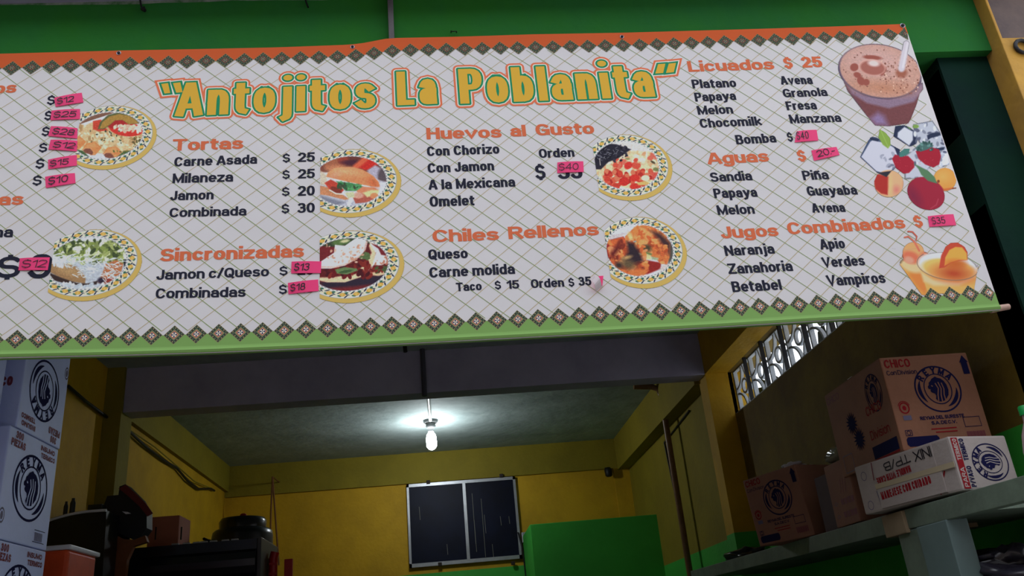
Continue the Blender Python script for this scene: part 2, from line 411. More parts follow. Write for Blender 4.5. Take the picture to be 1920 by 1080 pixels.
def f(b):
    pts = [onY(x, y, LY) for x, y in [(-60, 13), (0, 11), (60, 9), (130, 8), (200, 7), (300, 7), (400, 6), (480, 4), (580, 0), (640, -5)]]
    n = 60; x0 = -2.2; x1 = 1.777; vs = []
    for i in range(n+1):
        x = x0+(x1-x0)*i/n
        vs.append(x)
    random.seed(2)
    zt = [ztop+random.uniform(-.004, .004) for _ in vs]
    for i in range(n):
        b.hexa([(vs[i], LY, zl), (vs[i+1], LY, zl), (vs[i+1], LY+.13, zl), (vs[i], LY+.13, zl), (vs[i], LY, zt[i]), (vs[i+1], LY, zt[i+1]), (vs[i+1], LY+.13, zt[i+1]), (vs[i], LY+.13, zt[i])], green)
    b.box(-2.2, 1.777, LY+.004, LY+.13, ztop-.004, ztop+.05, white_rough)
lint = struct('wall_front', f)
struct('ceiling_porch', lambda b: b.box(-3.4, 3.0, 1.88, 2.2, ztop+.012, ztop+.15, beamgrey))
lane = mat('unseen_wall_plaster', (72, 66, 62), .8, .2, 2)
struct('wall_unseen_opposite', lambda b: b.box(-6, 9, -3.7, -3.5, 0, 5.6, lane))  # unseen wall behind the camera, added tall to block low sky light
struct('wall_unseen_left', lambda b: b.box(-4.2, -4.0, -3.5, 2.2, 0, 5.6, lane))  # unseen side wall, added to block sky light from the left
struct('wall_next_stall', lambda b: b.box(-4.0, -1.9, 2.2, 2.3, 0, 3.5, lane))
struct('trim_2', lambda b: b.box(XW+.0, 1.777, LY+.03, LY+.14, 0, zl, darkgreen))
def f(b):
    zt = onY(1860, 78, 2.0).z
    b.box(1.778, 2.3, 1.985, 2.2, 0, zt, ochre)
    b.box(1.787, 2.3, 1.99, 2.2, zt, ztop+.012, purple)
    b.box(1.778, 1.787, 1.985, 2.2, zt, ztop+.012, ochre)
struct('trim_3', f, .003)
# partition block, back right
p0 = onY(993, 980, 6.28); p1 = onY(1238, 967, 6.28)
struct('wall_partition', lambda b: b.box(p0.x, p1.x, 6.28, YB-.03, 0, (p0.z+p1.z)/2, greenlow), .006)

# breeze block window in the right wall
gl = mat('whitewashed_cement', (196, 204, 214), .7, .25, 12, .2, 60)
barm = mat('dark_iron', (34, 34, 40), .5, .2, 10)
win = struct('window_1', lambda b: b.box(XW+.005, XW+.14, 2.16, YM, ZS-.0, ZS+.008, gl))
BW = .255
def block_mesh():
    b = MB(); t = .022; w_ = BW; h_ = ZH-ZS-.008
    def fr(y0, y1, z0, z1): b.box(0, t, y0, y1, z0, z1, gl)
    e = .007
    fr(0, w_, 0, e); fr(0, w_, h_-e, h_); fr(0, e, e, h_-e); fr(w_-e, w_, e, h_-e)
    def arc(cy, cz, ry, rz, a0, a1, th=.011, n=10):
        pts = []
        for s_ in (1, -1):
            for k in range(n+1):
                a = math.radians(a0+(a1-a0)*(k if s_ == 1 else n-k)/n)
                pts.append((0.004, cy+(ry+s_*th/2)*math.cos(a), cz+(rz+s_*th/2)*math.sin(a)))
        n2 = len(pts)
        for k in range(n):
            q = [pts[k], pts[k+1], pts[n2-2-k], pts[n2-1-k]]
            b.prism(q, (t-.006, 0, 0), gl)
    cy, cz = w_/2, h_/2
    for sy, sz, a in ((0, 0, 0), (1, 0, 90), (1, 1, 180), (0, 1, 270)):
        arc(sy*w_, sz*h_, w_*.44, h_*.44, a, a+90)
    arc(cy, cz, w_*.16, h_*.16, 0, 360, .012, 14)
    return b
bm0 = None; y = YM-BW
while y > 2.1:
    if bm0 is None:
        o = block_mesh().build('breeze_block', win); bm0 = o.data
    else:
        o = bpy.data.objects.new('breeze_block', bm0); COL.objects.link(o); o.parent = win
    o.matrix_parent_inverse = Matrix.Identity(4); o.location = (XW+.03, y, ZS+.008)
    yy = y
    part('mullion', win, lambda b: b.box(XW+.002, XW+.02, yy-.007, yy+.007, ZS+.008, ZH, barm))
    y -= BW
struct('bounce_roof', lambda b: b.box(XW+.22, 5.5, 1.0, 7.5, H+.75, H+.82, mat('pale_bounce_roof', (214, 214, 210), .6, .15, 5)))  # unseen pale roof added to bounce sunlight up through the window
# greenery outside the window
leafm = mat('dark_leaves', (20, 30, 22), .6, .4, 20)
random.seed(9)
def f(b):
    for i in range(240):
        y = random.uniform(2.0, 6.6); z = ZS-.2+random.random()*.5; x = XW+.26+random.random()*.4
        c = Vector((x, y, z)); s_ = random.uniform(.05, .12); a = random.uniform(0, 6.28); u = Vector((random.uniform(-.6, .6), math.cos(a), math.sin(a))).normalized()
        v = u.cross(Vector((1, .3, .2))).normalized()
        pts = [c-u*s_, c-u*s_*.3+v*s_*.33, c+u*s_*.4+v*s_*.28, c+u*s_, c+u*s_*.4-v*s_*.28, c-u*s_*.3-v*s_*.33]
        b.prism(pts, (.003, 0, 0), leafm)
    for k in range(9): b.tube([(XW+.6, 2.1+k*.5, ZS-.3), (XW+.58, 2.2+k*.5, ZS), (XW+.62, 2.15+k*.5, ZS+.3)], .012, leafm, 6)
tag(part('shrub', None, f), 'dark leafy shrub outside the pierced block window in the right wall', 'shrub', kind='stuff')

# window in the back wall
alu = mat('aluminium_frame', (176, 178, 182), .4, .15, 20, metal=.6)
dkglass = mat('dark_window_glass', (14, 20, 44), .5, rgb2=(9, 12, 28), scale=3, spec=.15)
A0 = onY(762, 907, YB-.03); A1 = onY(967, 895, YB-.03); A2 = onY(768, 1060, YB-.03); A3 = onY(978, 1052, YB-.03)
wx0, wx1 = (A0.x+A2.x)/2, (A1.x+A3.x)/2; wz1, wz0 = (A0.z+A1.z)/2, (A2.z+A3.z)/2; wy = YB-.03
w2 = struct('window_2', lambda b: b.box(wx0+.01, wx1-.01, wy+.012, wy+.028, wz0+.01, wz1-.01, dkglass))
xm = onY(869, 900, wy).x
part('window_frame', w2, lambda b: [b.box(wx0, wx1, wy-.006, wy+.02, wz1-.024, wz1, alu), b.box(wx0, wx1, wy-.006, wy+.02, wz0, wz0+.028, alu),
     b.box(wx0, wx0+.018, wy-.006, wy+.02, wz0, wz1, alu), b.box(wx1-.02, wx1, wy-.006, wy+.02, wz0, wz1, alu), b.box(xm-.012, xm+.012, wy-.01, wy+.02, wz0+.02, wz1-.02, alu)])
for xa, xb in ((wx0+.018, xm-.012), (xm+.012, wx1-.02)):
    part('pane', w2, lambda b: b.box(xa, xb, wy+.002, wy+.008, wz0+.028, wz1-.024, dkglass))
scr = mat('scratch', (120, 120, 110), .6)
sh = Sheet((0, wy+.002, 0), (1, 0, 0), (0, 0, 1), (0, -1, 0))
for px, y0, y1 in ((786, 950, 975), (885, 925, 1020), (902, 935, 1045), (908, 965, 1000), (889, 975, 1035), (938, 968, 985), (954, 968, 982), (923, 1020, 1045), (838, 1020, 1040)):
    a = onY(px, y0, wy); c = onY(px+2, y1, wy); sh.stroke([(a.x, a.z), (a.x+.003, c.z)], .003, scr)
sh.build('glass_streaks', w2, 'thin pale vertical streaks on the dark glass')
rust = mat('dark_bracket', (40, 26, 18), .7)
for (px, py) in ((803, 904), (940, 892), (825, 1058), (962, 1056)):
    c = onY(px, py, wy-.01); part('bracket', w2, lambda b: b.box(c.x-.015, c.x+.015, wy-.022, wy, c.z-.014, c.z+.014, rust), .003)

# ------------------------------------------------------------------ banner
vinyl = ink('banner_white_vinyl', (184, 180, 182), .38)
nt = vinyl.node_tree; tc = nt.nodes.new('ShaderNodeTexCoord'); no = nt.nodes.new('ShaderNodeTexNoise'); no.inputs['Scale'].default_value = 2.2; no.inputs['Detail'].default_value = 3
bq = nt.nodes.new('ShaderNodeBump'); bq.inputs['Strength'].default_value = .35; bq.inputs['Distance'].default_value = .03
nt.links.new(tc.outputs['Object'], no.inputs['Vector']); nt.links.new(no.outputs[0], bq.inputs['Height']); nt.links.new(bq.outputs[0], nt.nodes['Principled BSDF'].inputs['Normal'])
i_or = ink('banner_orange', (178, 78, 38)); i_gr = ink('banner_green', (106, 140, 76)); i_bk = ink('banner_black', (26, 27, 42)); i_hd = ink('heading_orange', (184, 92, 60))
def bp(px, py): p = onY(px, py, BY); return (p.x, p.z)
TOP = [(-200, 108), (0, 101), (220, 95), (380, 92), (520, 89), (655, 84), (678, 81.5), (722, 73), (740, 71.5), (860, 69), (1000, 64.5), (1170, 61.5), (1400, 55), (1560, 50), (1700, 45)]
BOT = [(-200, 684), (0, 671), (240, 666), (400, 661), (640, 651), (800, 642.5), (1060, 629), (1320, 615), (1600, 598), (1760, 590), (1872, 581)]
def topz(X):
    t = [bp(*p) for p in TOP]; return float(np.interp(X, [a[0] for a in t], [a[1] for a in t]))
def botz(X):
    t = [bp(*p) for p in BOT]; return float(np.interp(X, [a[0] for a in t], [a[1] for a in t]))
XL = bp(-150, 300)[0]; XR = (bp(1700, 45)[0]+bp(1872, 581)[0])/2
ban = empty('menu_banner', (0, BY, botz(0)), 'wide white menu banner with orange top and green bottom edge on the green lintel', 'banner')
N = 90; xs = [XL+(XR-XL)*i/N for i in range(N+1)]
def f(b):
    for i in range(N):
        a, c = xs[i], xs[i+1]
        b.hexa([(a, BY, botz(a)), (c, BY, botz(c)), (c, BY+.006, botz(c)), (a, BY+.006, botz(a)), (a, BY, topz(a)), (c, BY, topz(c)), (c, BY+.006, topz(c)), (a, BY+.006, topz(a))], vinyl)
part('vinyl_sheet', ban, f)
S = Sheet((0, BY, 0), (1, 0, 0), (0, 0, 1), (0, -1, 0), .0002, 1.2e-6); S.tilted = True
# grid lines
gl1 = ink('grid_line_green', (120, 134, 88)); gl2 = ink('grid_line_tan', (160, 146, 114))
x0, z0 = bp(59.75, 589.6)
ax = (bp(768.9, 244.4)[0]-x0); bz = bp(109.4, 588.1)
PXm = .0625   # horizontal period of the printed lattice
TD = [(22.5, 128), (202, 120.7), (380, 115), (519, 110), (654, 106), (686, 102.5), (719, 97), (752, 94.6), (1217, 84), (1252, 82.5), (1414, 76), (1541, 71), (1699, 63.5)]
BD = [(30.5, 636.5), (206, 632.7), (375, 626.4), (460, 623.3), (817, 606.4), (932, 600.8), (1045, 595), (1156, 588.7), (1308, 581.5), (1422, 575), (1533, 569), (1678, 560), (1784, 553.5), (1854, 549)]
def rowz(D, X):
    t = [bp(*p) for p in D]; return float(np.interp(X, [a[0] for a in t], [a[1] for a in t]))
LAT = dict(ox=bp(59.75, 589.6)[0], oz=bp(59.75, 589.6)[1], hx=.0622, hz=-.0022, vx=.0002, vz=-.0525)
S.qs = 1e-7
def gridline(kind, k):
    # lattice intersections: O + i*h + j*v, lines join along (h+v)/2 and (h-v)/2
    hx, hz, vx, vz, ox, oz = [LAT[a] for a in ('hx', 'hz', 'vx', 'vz', 'ox', 'oz')]
    d = ((hx+vx)/2, (hz+vz)/2) if kind == 0 else ((hx-vx)/2, (hz-vz)/2)
    o = (ox+hx*k, oz+hz*k); pts = []
    for t in np.arange(-60, 60, .5):
        x = o[0]+d[0]*t; z = o[1]+d[1]*t
        if XL < x < XR-.004 and rowz(BD, x) < z < rowz(TD, x): pts.append((x, z))
    if len(pts) > 1: S.stroke([pts[0], pts[-1]], .0019 if kind == 0 else .0018, gl1 if kind == 0 else gl2)
for k in range(-50, 90): gridline(1, k)
for k in range(-50, 90): gridline(0, k)
S.build('grid_lines', ban, 'thin green and tan crossed lines printed over the white')
S = Sheet((0, BY, 0), (1, 0, 0), (0, 0, 1), (0, -1, 0), .0005)
for i in range(N):
    a, c = xs[i], xs[i+1]
    S.poly([(a, rowz(TD, a)), (c, rowz(TD, c)), (c, topz(c)), (a, topz(a))], i_or); S.k -= S.step
S.build('orange_strip', ban, 'orange band along the top edge')
# bottom: green print wraps round a batten
def f(b):
    m = i_gr; n = 7
    prof = [(-.0008, None), (-.0008, .004), (-.0016, .0), (-.004, -.006), (-.002, -.012), (.008, -.015), (.022, -.012), (.022, 0)]
    for i in range(N):
        a, c = xs[i], xs[i+1]
        za = [rowz(BD, a)]+[botz(a)+.014+p[1] for p in prof[1:]]; zc = [rowz(BD, c)]+[botz(c)+.014+p[1] for p in prof[1:]]
        for k in range(len(prof)-1):
            b.add([(a, BY+prof[k][0], za[k]), (c, BY+prof[k][0], zc[k]), (c, BY+prof[k+1][0], zc[k+1]), (a, BY+prof[k+1][0], za[k+1])], [(3, 2, 1, 0)], m, k > 0)
    b.flat = True
part('green_hem', ban, f)
end = onY(1893, 577, BY+.01)
woodw = mat('pale_batten', (214, 176, 160), .6, .2, 30)
part('batten_end', ban, lambda b: b.tube([(XR-.02, BY+.012, botz(XR)+.006), (end.x, BY+.012, end.z+.004)], [.0095, .008], woodw, 10))
# woven tile border
d_dk = ink('border_dark', (44, 48, 44)); d_tan = ink('border_tan', (122, 114, 82)); d_red = ink('border_red', (168, 72, 56)); d_wh = ink('border_cream', (186, 180, 170)); d_nv = ink('border_navy', (34, 40, 66))
d_rd2 = ink('border_dull_red', (120, 62, 48)); d_gr = ink('border_sage', (84, 100, 78))
def tile(S, cx, cz, a, h, clip, top):
    def q(r, m, rx=None):
        pts = [(cx-a*r, cz), (cx, cz-h*r), (cx+a*r, cz), (cx, cz+h*r)]
        if clip: pts = [(min(x, XR-.002), z) for x, z in pts]
        S.poly(pts, m)
    q(1.06, d_tan); q(1, d_dk)
    for t in range(4):
        c0 = [(-1, 0), (0, -1), (1, 0), (0, 1)][t]; c1 = [(0, -1), (1, 0), (0, 1), (-1, 0)][t]
        for k in range(4):
            u = (k+.5)/4; x = (c0[0]*(1-u)+c1[0]*u)*.86; z = (c0[1]*(1-u)+c1[1]*u)*.86
            m = (d_gr, d_tan)[k % 2]; px = cx+a*x; pz = cz+h*z
            if clip and px > XR-.008: continue
            S.poly([(px-a*.09, pz), (px, pz-h*.1), (px+a*.09, pz), (px, pz+h*.1)], m)
    q(.66, d_gr); q(.58, d_tan if not top else d_dk); q(.46, d_red if not top else d_rd2); q(.37, d_wh if not top else d_tan)
    for ang in (0, 90, 180, 270):
        c, s_ = math.cos(math.radians(ang)), math.sin(math.radians(ang))
        if clip and c > .5: continue
        S.poly([(cx, cz), (cx+a*.3*c-a*.10*s_, cz+h*.3*s_+h*.10*c), (cx+a*.3*c+a*.10*s_, cz+h*.3*s_-h*.10*c)], d_nv)
for D, n, (xa, xb), nm in ((TD, 50, (22.5, 1699), 'top_tile_border'), (BD, 47, (30.5, 1854), 'bottom_tile_border')):
    S = Sheet((0, BY, 0), (1, 0, 0), (0, 0, 1), (0, -1, 0), .0010, 4e-6)
    a = bp(*D[0])[0]; c = bp(*D[-1])[0]; st = (c-a)/n
    for i in range(-3, n+1):
        S.k = .0010+(i % 2)*4e-5; S.step = 1.2e-5; x = a+st*i; tile(S, x, rowz(D, x), st*.45, st*(.43 if D is TD else .445), i == n, D is TD)
    S.build(nm, ban, 'row of small dark woven-pattern diamonds')

def words(S, t, x0, y0, x1, y1, h, m, wd=.19, **k):
    lean = (x0-605)/(y0+3200.)*h*.9
    A = bp(x0+lean, y0); B = bp(x1, y1)
    hm = bp(x0, y0-h)[1]-A[1]
    S.text(t, A, B, hm, m, wd, **k)
NB = lambda: Sheet((0, BY, 0), (1, 0, 0), (0, 0, 1), (0, -1, 0), .0006, 1.2e-6)
for t in [('os', -9, 176, 30, 173.7, 20), ('as', -1, 385, 43, 384, 22),
          ('Tortas', 324.5, 283, 456, 279, 21.7), ('Sincronizadas', 301.5, 490.5, 570, 482, 23.5), ('Huevos', 799, 261.4, 941, 258, 21.4), ('al', 955.6, 256.3, 987, 255.5, 21.4),
          ('Gusto', 1003, 254.5, 1115, 251, 21.4), ('Chiles', 810.4, 454.5, 936, 450, 23), ('Rellenos', 952, 448.5, 1123.7, 441, 23), ('Licuados', 1287.8, 135, 1453, 130, 20),
          ('$', 1467, 128, 1488, 127.5, 19), ('25', 1500.5, 127, 1543.7, 126, 20), ('Aguas', 1324, 308.5, 1443, 303, 21.5), ('$', 1492.5, 302, 1513, 301.5, 19),
          ('Jugos', 1349.4, 447.5, 1460.8, 442.5, 22), ('Combinados', 1473.7, 440, 1699, 428, 22.5), ('$', 1710.4, 426, 1732, 425, 20)]:
    S = NB(); S.tilted = False; words(S, *t, i_hd, .30, gap=.05, hd=.185, dotup=.04); S.build('heading_lettering', ban, 'orange bold lettering reading '+t[0])
for t in [('na', -9, 445.5, 23.6, 444.8, 20), ('$', -3, 522, 36, 520, 40), ('9', 57, 523, 95, 522, 46),
          ('$', 89.5, 196, 103, 196, 16), ('$', 84.5, 225, 97, 225, 16), ('$', 79.5, 254.5, 92.5, 254.5, 16), ('$', 74, 285, 88, 285, 16), ('$', 68, 315.7, 82.5, 315, 17), ('$', 62.5, 347, 77.5, 347, 17),
          ('Carne Asada', 327.5, 312.5, 482, 307, 17.5), ('Milaneza', 324.5, 343.7, 437, 340.5, 18), ('Jamon', 320, 376, 400.4, 373.7, 17.5), ('Combinada', 318.5, 407.7, 462, 404, 17.5),
          ('$', 530, 304, 544, 304, 15), ('25', 559, 304, 590.5, 303, 17.5), ('$', 529.5, 335, 543.5, 335, 15), ('25', 559, 335, 590.5, 334, 17.5), ('$', 528.7, 367, 543, 367, 15), ('20', 558.7, 367.5, 590.3, 366.5, 18.5),
          ('$', 528, 399.5, 542.5, 399.5, 16), ('30', 558.3, 399.5, 590.3, 398.5, 18.5),
          ('Jamon c/Queso', 294.3, 525, 504.4, 518, 18.5), ('Combinadas', 292.7, 560, 460.5, 556.5, 19), ('$', 524, 516, 539.3, 516, 16), ('20', 558, 516, 588, 515, 18), ('$', 523, 551, 538, 551, 16.5), ('15', 562, 549.5, 588, 548.5, 18),
          ('Con Chorizo', 800, 293, 937, 288, 18), ('Con Jamon', 801.4, 324.4, 927, 319.5, 18), ('A la Mexicana', 803, 356, 966.6, 350, 18.5), ('Omelet', 805, 388, 890.4, 385, 19.5),
          ('Orden', 1009.4, 296.5, 1077.7, 294, 17), ('$', 1002, 336, 1024, 335, 26), ('35', 1044.6, 336, 1093.5, 334.5, 28),
          ('Queso', 802.5, 487, 877.6, 484, 19), ('Carne molida', 804.5, 521, 966, 513.5, 19.5), ('Taco', 854.5, 546.5, 903.7, 544, 16), ('$', 927, 542, 940, 542, 14.5), ('15', 949.5, 542, 974, 541, 16),
          ('Orden', 994.6, 540.5, 1058.4, 537.5, 16.5), ('$', 1065, 537, 1077.5, 536.5, 14.5), ('35', 1083.7, 536, 1109.6, 535, 16.5),
          ('Platano', 1296, 166, 1381.5, 163.3, 16.5), ('Papaya', 1301, 190.5, 1381, 187.5, 16.5), ('Melon', 1306, 215.4, 1375.5, 213, 16.5), ('Chocomilk', 1310.4, 240, 1429.7, 235, 17),
          ('Avena', 1461.5, 159, 1524.7, 157.6, 16), ('Granola', 1466, 183, 1552.6, 180, 16), ('Fresa', 1472, 207, 1532.5, 205, 16.5), ('Manzana', 1478.4, 231.8, 1578.6, 228.5, 16.5),
          ('Bomba', 1377.6, 271, 1456.5, 267, 17.5), ('$', 1474, 265, 1488, 264.5, 15.5),
          ('Sandia', 1330, 341.3, 1411.4, 338, 17.5), ('Papaya', 1336.5, 371.8, 1421, 369, 18), ('Melon', 1343, 403.3, 1416, 400.8, 18), ('Piña', 1502.8, 338, 1555, 336, 17.5),
          ('Guayaba', 1510.9, 367.5, 1608.7, 364.8, 18), ('Avena', 1520, 399, 1586, 397.4, 17.5),
          ('Naranja', 1356.8, 480, 1453.4, 475.5, 19), ('Zanahoria', 1363, 514, 1487.6, 508, 19.5), ('Betabel', 1370.4, 548, 1467, 543.5, 20), ('Apio', 1535, 468, 1585.8, 465.5, 19),
          ('Verdes', 1539.3, 501.8, 1623, 497.5, 19), ('Vampiros', 1548, 536.5, 1661.7, 530.5, 20)]:
    S = NB(); S.tilted = False; words(S, *t, i_bk, .238 if len(t[0]) > 1 else .21, gap=.055, hd=.172, dotup=.04, space=.36); S.build('menu_lettering', ban, 'black bold lettering reading '+t[0])
# title: four layers of outline
i_ty = ink('title_gold', (190, 148, 50)); i_tg = ink('title_green', (22, 118, 80)); i_tw = ink('title_cream', (198, 194, 184)); i_to = ink('title_orange', (196, 100, 68))
S = Sheet((0, BY, 0), (1, 0, 0), (0, 0, 1), (0, -1, 0), .0006, 1.2e-6); S.tilted = False
TW = [('Antojitos', 333, 219, 704, 202.5, 63), ('La', 743, 198, 820, 195, 63), ('Poblanita', 859, 195, 1229, 181.5, 65)]
def quote(pts, m, grow, S):
    P = [Vector(bp(*p)) for p in pts]; c = sum(P, Vector((0, 0)))/4; out = []
    for i in range(4):
        a = (P[i]-P[i-1]).normalized(); b_ = (P[(i+1) % 4]-P[i]).normalized()
        n1 = Vector((-a.y, a.x)); n2 = Vector((-b_.y, b_.x))
        if (P[i]-c).dot(n1+n2) < 0: n1, n2 = -n1, -n2
        m_ = (n1+n2).normalized(); out.append(P[i]+m_*grow/max(.5, m_.dot(n1)))
    S.poly([tuple(p) for p in out], m)
QS = [[(303, 158), (315, 156.5), (319, 174.5), (309, 175.5)], [(325, 156.5), (338, 155), (342, 173), (331, 174)],
      [(1234, 121), (1247, 120), (1243, 137), (1229, 138)], [(1254, 120), (1267, 118.5), (1263, 135.5), (1249, 137)]]
for m, fat in ((i_to, .12), (i_tw, .072), (i_tg, .045), (i_ty, 0)):
    for t in TW: words(S, *t, m, .215, fat=fat, gap=.11 if t[0] != 'La' else .13, dotup=.10, hd=.15)
    for q in QS: quote(q, m, fat*.122+.0005, S)
    S.k += 1.5e-4
S.build('title_lettering', ban, 'large gold title letters outlined in green, cream and orange')

# ---------------- printed pictures, painted vertex by vertex
class Canvas:
    def __init__(s, x0, x1, z0, z1, step=.00098):
        s.nx = int((x1-x0)/step)+1; s.nz = int((z1-z0)/step)+1
        s.X, s.Z = np.meshgrid(np.linspace(x0, x1, s.nx), np.linspace(z0, z1, s.nz))
        PX, PY = proj(s.X, BY, s.Z); s.PX, s.PY = PX, PY; s.x, s.y = PX, PY
        s.C = np.zeros(s.X.shape+(3,)); s.M = np.zeros(s.X.shape)
        r = np.random.rand(4, *s.X.shape); s.r = r
    def view(s, ox, oy, sc_): s.x = (s.PX-ox)*sc_; s.y = (s.PY-oy)*sc_; s.q = sc_
    def mix(s, a, col, mask=True):
        a = np.clip(a, 0, 1)[..., None]; s.C = s.C*(1-a)+np.array(col, float)*a
        if mask: s.M = np.maximum(s.M, a[..., 0])
    def ell(s, cx, cy, rx, ry, col, rot=0, soft=1.2, al=1, mask=True):
        c, n = math.cos(math.radians(rot)), math.sin(math.radians(rot)); dx = s.x-cx; dy = s.y-cy
        u = (dx*c+dy*n)/rx; v = (-dx*n+dy*c)/ry; d = (1-np.sqrt(u*u+v*v+1e-9))*min(rx, ry)/s.q
        s.mix(al*(d/soft+.5), col, mask)
    def poly(s, pts, col, soft=1.0, al=1, mask=True):
        n = len(pts); ins = np.zeros(s.x.shape, bool); dmin = np.full(s.x.shape, 1e9)
        for i in range(n):
            (x1, y1), (x2, y2) = pts[i], pts[(i+1) % n]
            cond = ((y1 > s.y) != (y2 > s.y)); 
            with np.errstate(divide='ignore', invalid='ignore'):
                xi = (x2-x1)*(s.y-y1)/((y2-y1) if y2 != y1 else 1e-9)+x1
            ins ^= cond & (s.x < xi)
            t = np.clip(((s.x-x1)*(x2-x1)+(s.y-y1)*(y2-y1))/((x2-x1)**2+(y2-y1)**2+1e-9), 0, 1)
            dmin = np.minimum(dmin, np.hypot(s.x-x1-t*(x2-x1), s.y-y1-t*(y2-y1)))
        d = np.where(ins, dmin, -dmin)/s.q; s.mix(al*(d/soft+.5), col, mask)
    def line(s, pts, wd, col, soft=1, al=1, mask=True):
        dmin = np.full(s.x.shape, 1e9)
        for (x1, y1), (x2, y2) in zip(pts[:-1], pts[1:]):
            t = np.clip(((s.x-x1)*(x2-x1)+(s.y-y1)*(y2-y1))/((x2-x1)**2+(y2-y1)**2+1e-9), 0, 1)
            dmin = np.minimum(dmin, np.hypot(s.x-x1-t*(x2-x1), s.y-y1-t*(y2-y1)))
        s.mix(al*((wd/2-dmin)/s.q/soft+.5), col, mask)
    def noise(s, amp, k=3):
        r = np.random.rand(s.nz//k+3, s.nx//k+3)-.5
        r = np.kron(r, np.ones((k, k)))[:s.nz, :s.nx]; r = (r+np.roll(r, 1, 0)+np.roll(r, 1, 1)+np.roll(r, 2, 1))/4
        s.C = np.clip(s.C*(1+amp*r[..., None]*2), 0, 255)
    def blobs(s, n, box, rr, cols, al=.9, elong=1.8):
        for i in range(n):
            a = random.uniform(0, 180); r = random.uniform(*rr)
            s.ell(random.uniform(box[0], box[2]), random.uniform(box[1], box[3]), r*elong, r, random.choice(cols), a, .9, al, False)
    def build(s, name, label, lift=.0007):
        keep = s.M > .5
        L = s.C/255.; L = np.where(L <= .04045, L/12.92, ((L+.055)/1.055)**2.4)*KP
        idx = np.arange(s.nx*s.nz).reshape(s.nz, s.nx)
        q = keep[:-1, :-1] & keep[1:, :-1] & keep[:-1, 1:] & keep[1:, 1:]
        fa = np.stack([idx[:-1, :-1][q], idx[:-1, 1:][q], idx[1:, 1:][q], idx[1:, :-1][q]], 1)
        used = np.unique(fa); remap = -np.ones(s.nx*s.nz, int); remap[used] = np.arange(len(used)); fa = remap[fa]
        v = np.stack([s.X.ravel()[used], np.full(len(used), BY-lift), s.Z.ravel()[used]], 1)
        me = bpy.data.meshes.new(name); me.from_pydata(v.tolist(), [], fa.tolist()); me.materials.append(painted())
        ca = me.color_attributes.new('Col', 'FLOAT_COLOR', 'POINT')
        col = np.concatenate([np.clip(L, 0, .92).reshape(-1, 3)[used], np.ones((len(used), 1))], 1).astype(np.float32)
        ca.data.foreach_set('color', col.ravel())
        o = link(name, me, ban); o['label'] = label; return o
def plate(top, right, bottom, cut, label, view, paint):
    T, R, B = bp(*top), bp(*right), bp(*bottom)
    cz = (T[1]+B[1])/2; rz = (T[1]-B[1])/2; cx = (T[0]+B[0])/2; rx = R[0]-cx; xc = (bp(*cut[0])[0]+bp(*cut[1])[0])/2
    cv = Canvas(xc, R[0]+.004, B[1]-.004, T[1]+.004)
    u = (cv.X-cx)/rx; v = (cv.Z-cz)/rz
    r1 = np.sqrt(u*u+v*v); e = .012
    cv.mix((1-r1)/e, (188, 158, 84)); cv.mix((np.abs(r1-.985) < .012)*.5, (176, 150, 80), False)
    # plate body sits a little up and left inside the gold rim
    u2 = (u+.035)/.945; v2 = (v-.055)/.93; r2 = np.sqrt(u2*u2+v2*v2)
    cv.mix((1.0-r2)/e, (150, 150, 140), False); cv.mix((.985-r2)/e, (200, 198, 194), False); cv.mix((np.abs(r2-.88) < .07)*.35, (196, 188, 130), False)
    th = np.arctan2(v2, u2); n = 21
    for k in range(n):
        a = 2*math.pi*(k+.3)/n; ca, sa = math.cos(a), math.sin(a)
        for (dr, dt, sr, st_, col, rot) in [(-.045, .075, .035, .05, (44, 92, 74), .5), (.04, -.06, .03, .05, (60, 106, 80), -.4), (.055, .075, .018, .06, (30, 36, 62), .9), (-.05, -.075, .018, .065, (28, 34, 58), .7), (.0, .105, .014, .05, (30, 36, 62), -.3),
                                            (0, 0, .058, .072, (222, 150, 68), 0), (0, -.004, .026, .03, (240, 180, 96), 0)]:
            rr = .885+dr; aa = a+dt; x = rr*math.cos(aa); y = rr*math.sin(aa)
            du = u2-x; dv = v2-y; rad = du*math.cos(aa)+dv*math.sin(aa); tan = -du*math.sin(aa)+dv*math.cos(aa)
            c, s_ = math.cos(rot), math.sin(rot); p = (rad*c+tan*s_)/sr; q_ = (-rad*s_+tan*c)/st_
            cv.mix((1-np.sqrt(p*p+q_*q_+1e-9))/.35, col, False)
    inner = np.clip((.775-r2)/.012, 0, 1)
    cv.mix((np.abs(r2-.785) < .008)*.6*(np.sin(th*60) > 0), (40, 40, 60), False)
    keepC = cv.C.copy(); cv.C[:] = (204, 204, 208)
    cv.view(*view); M = cv.M.copy(); paint(cv); cv.noise(.10, 2); cv.M = M
    cv.C = keepC*(1-inner[..., None])+cv.C*inner[..., None]
    cv.build('food_picture', label)
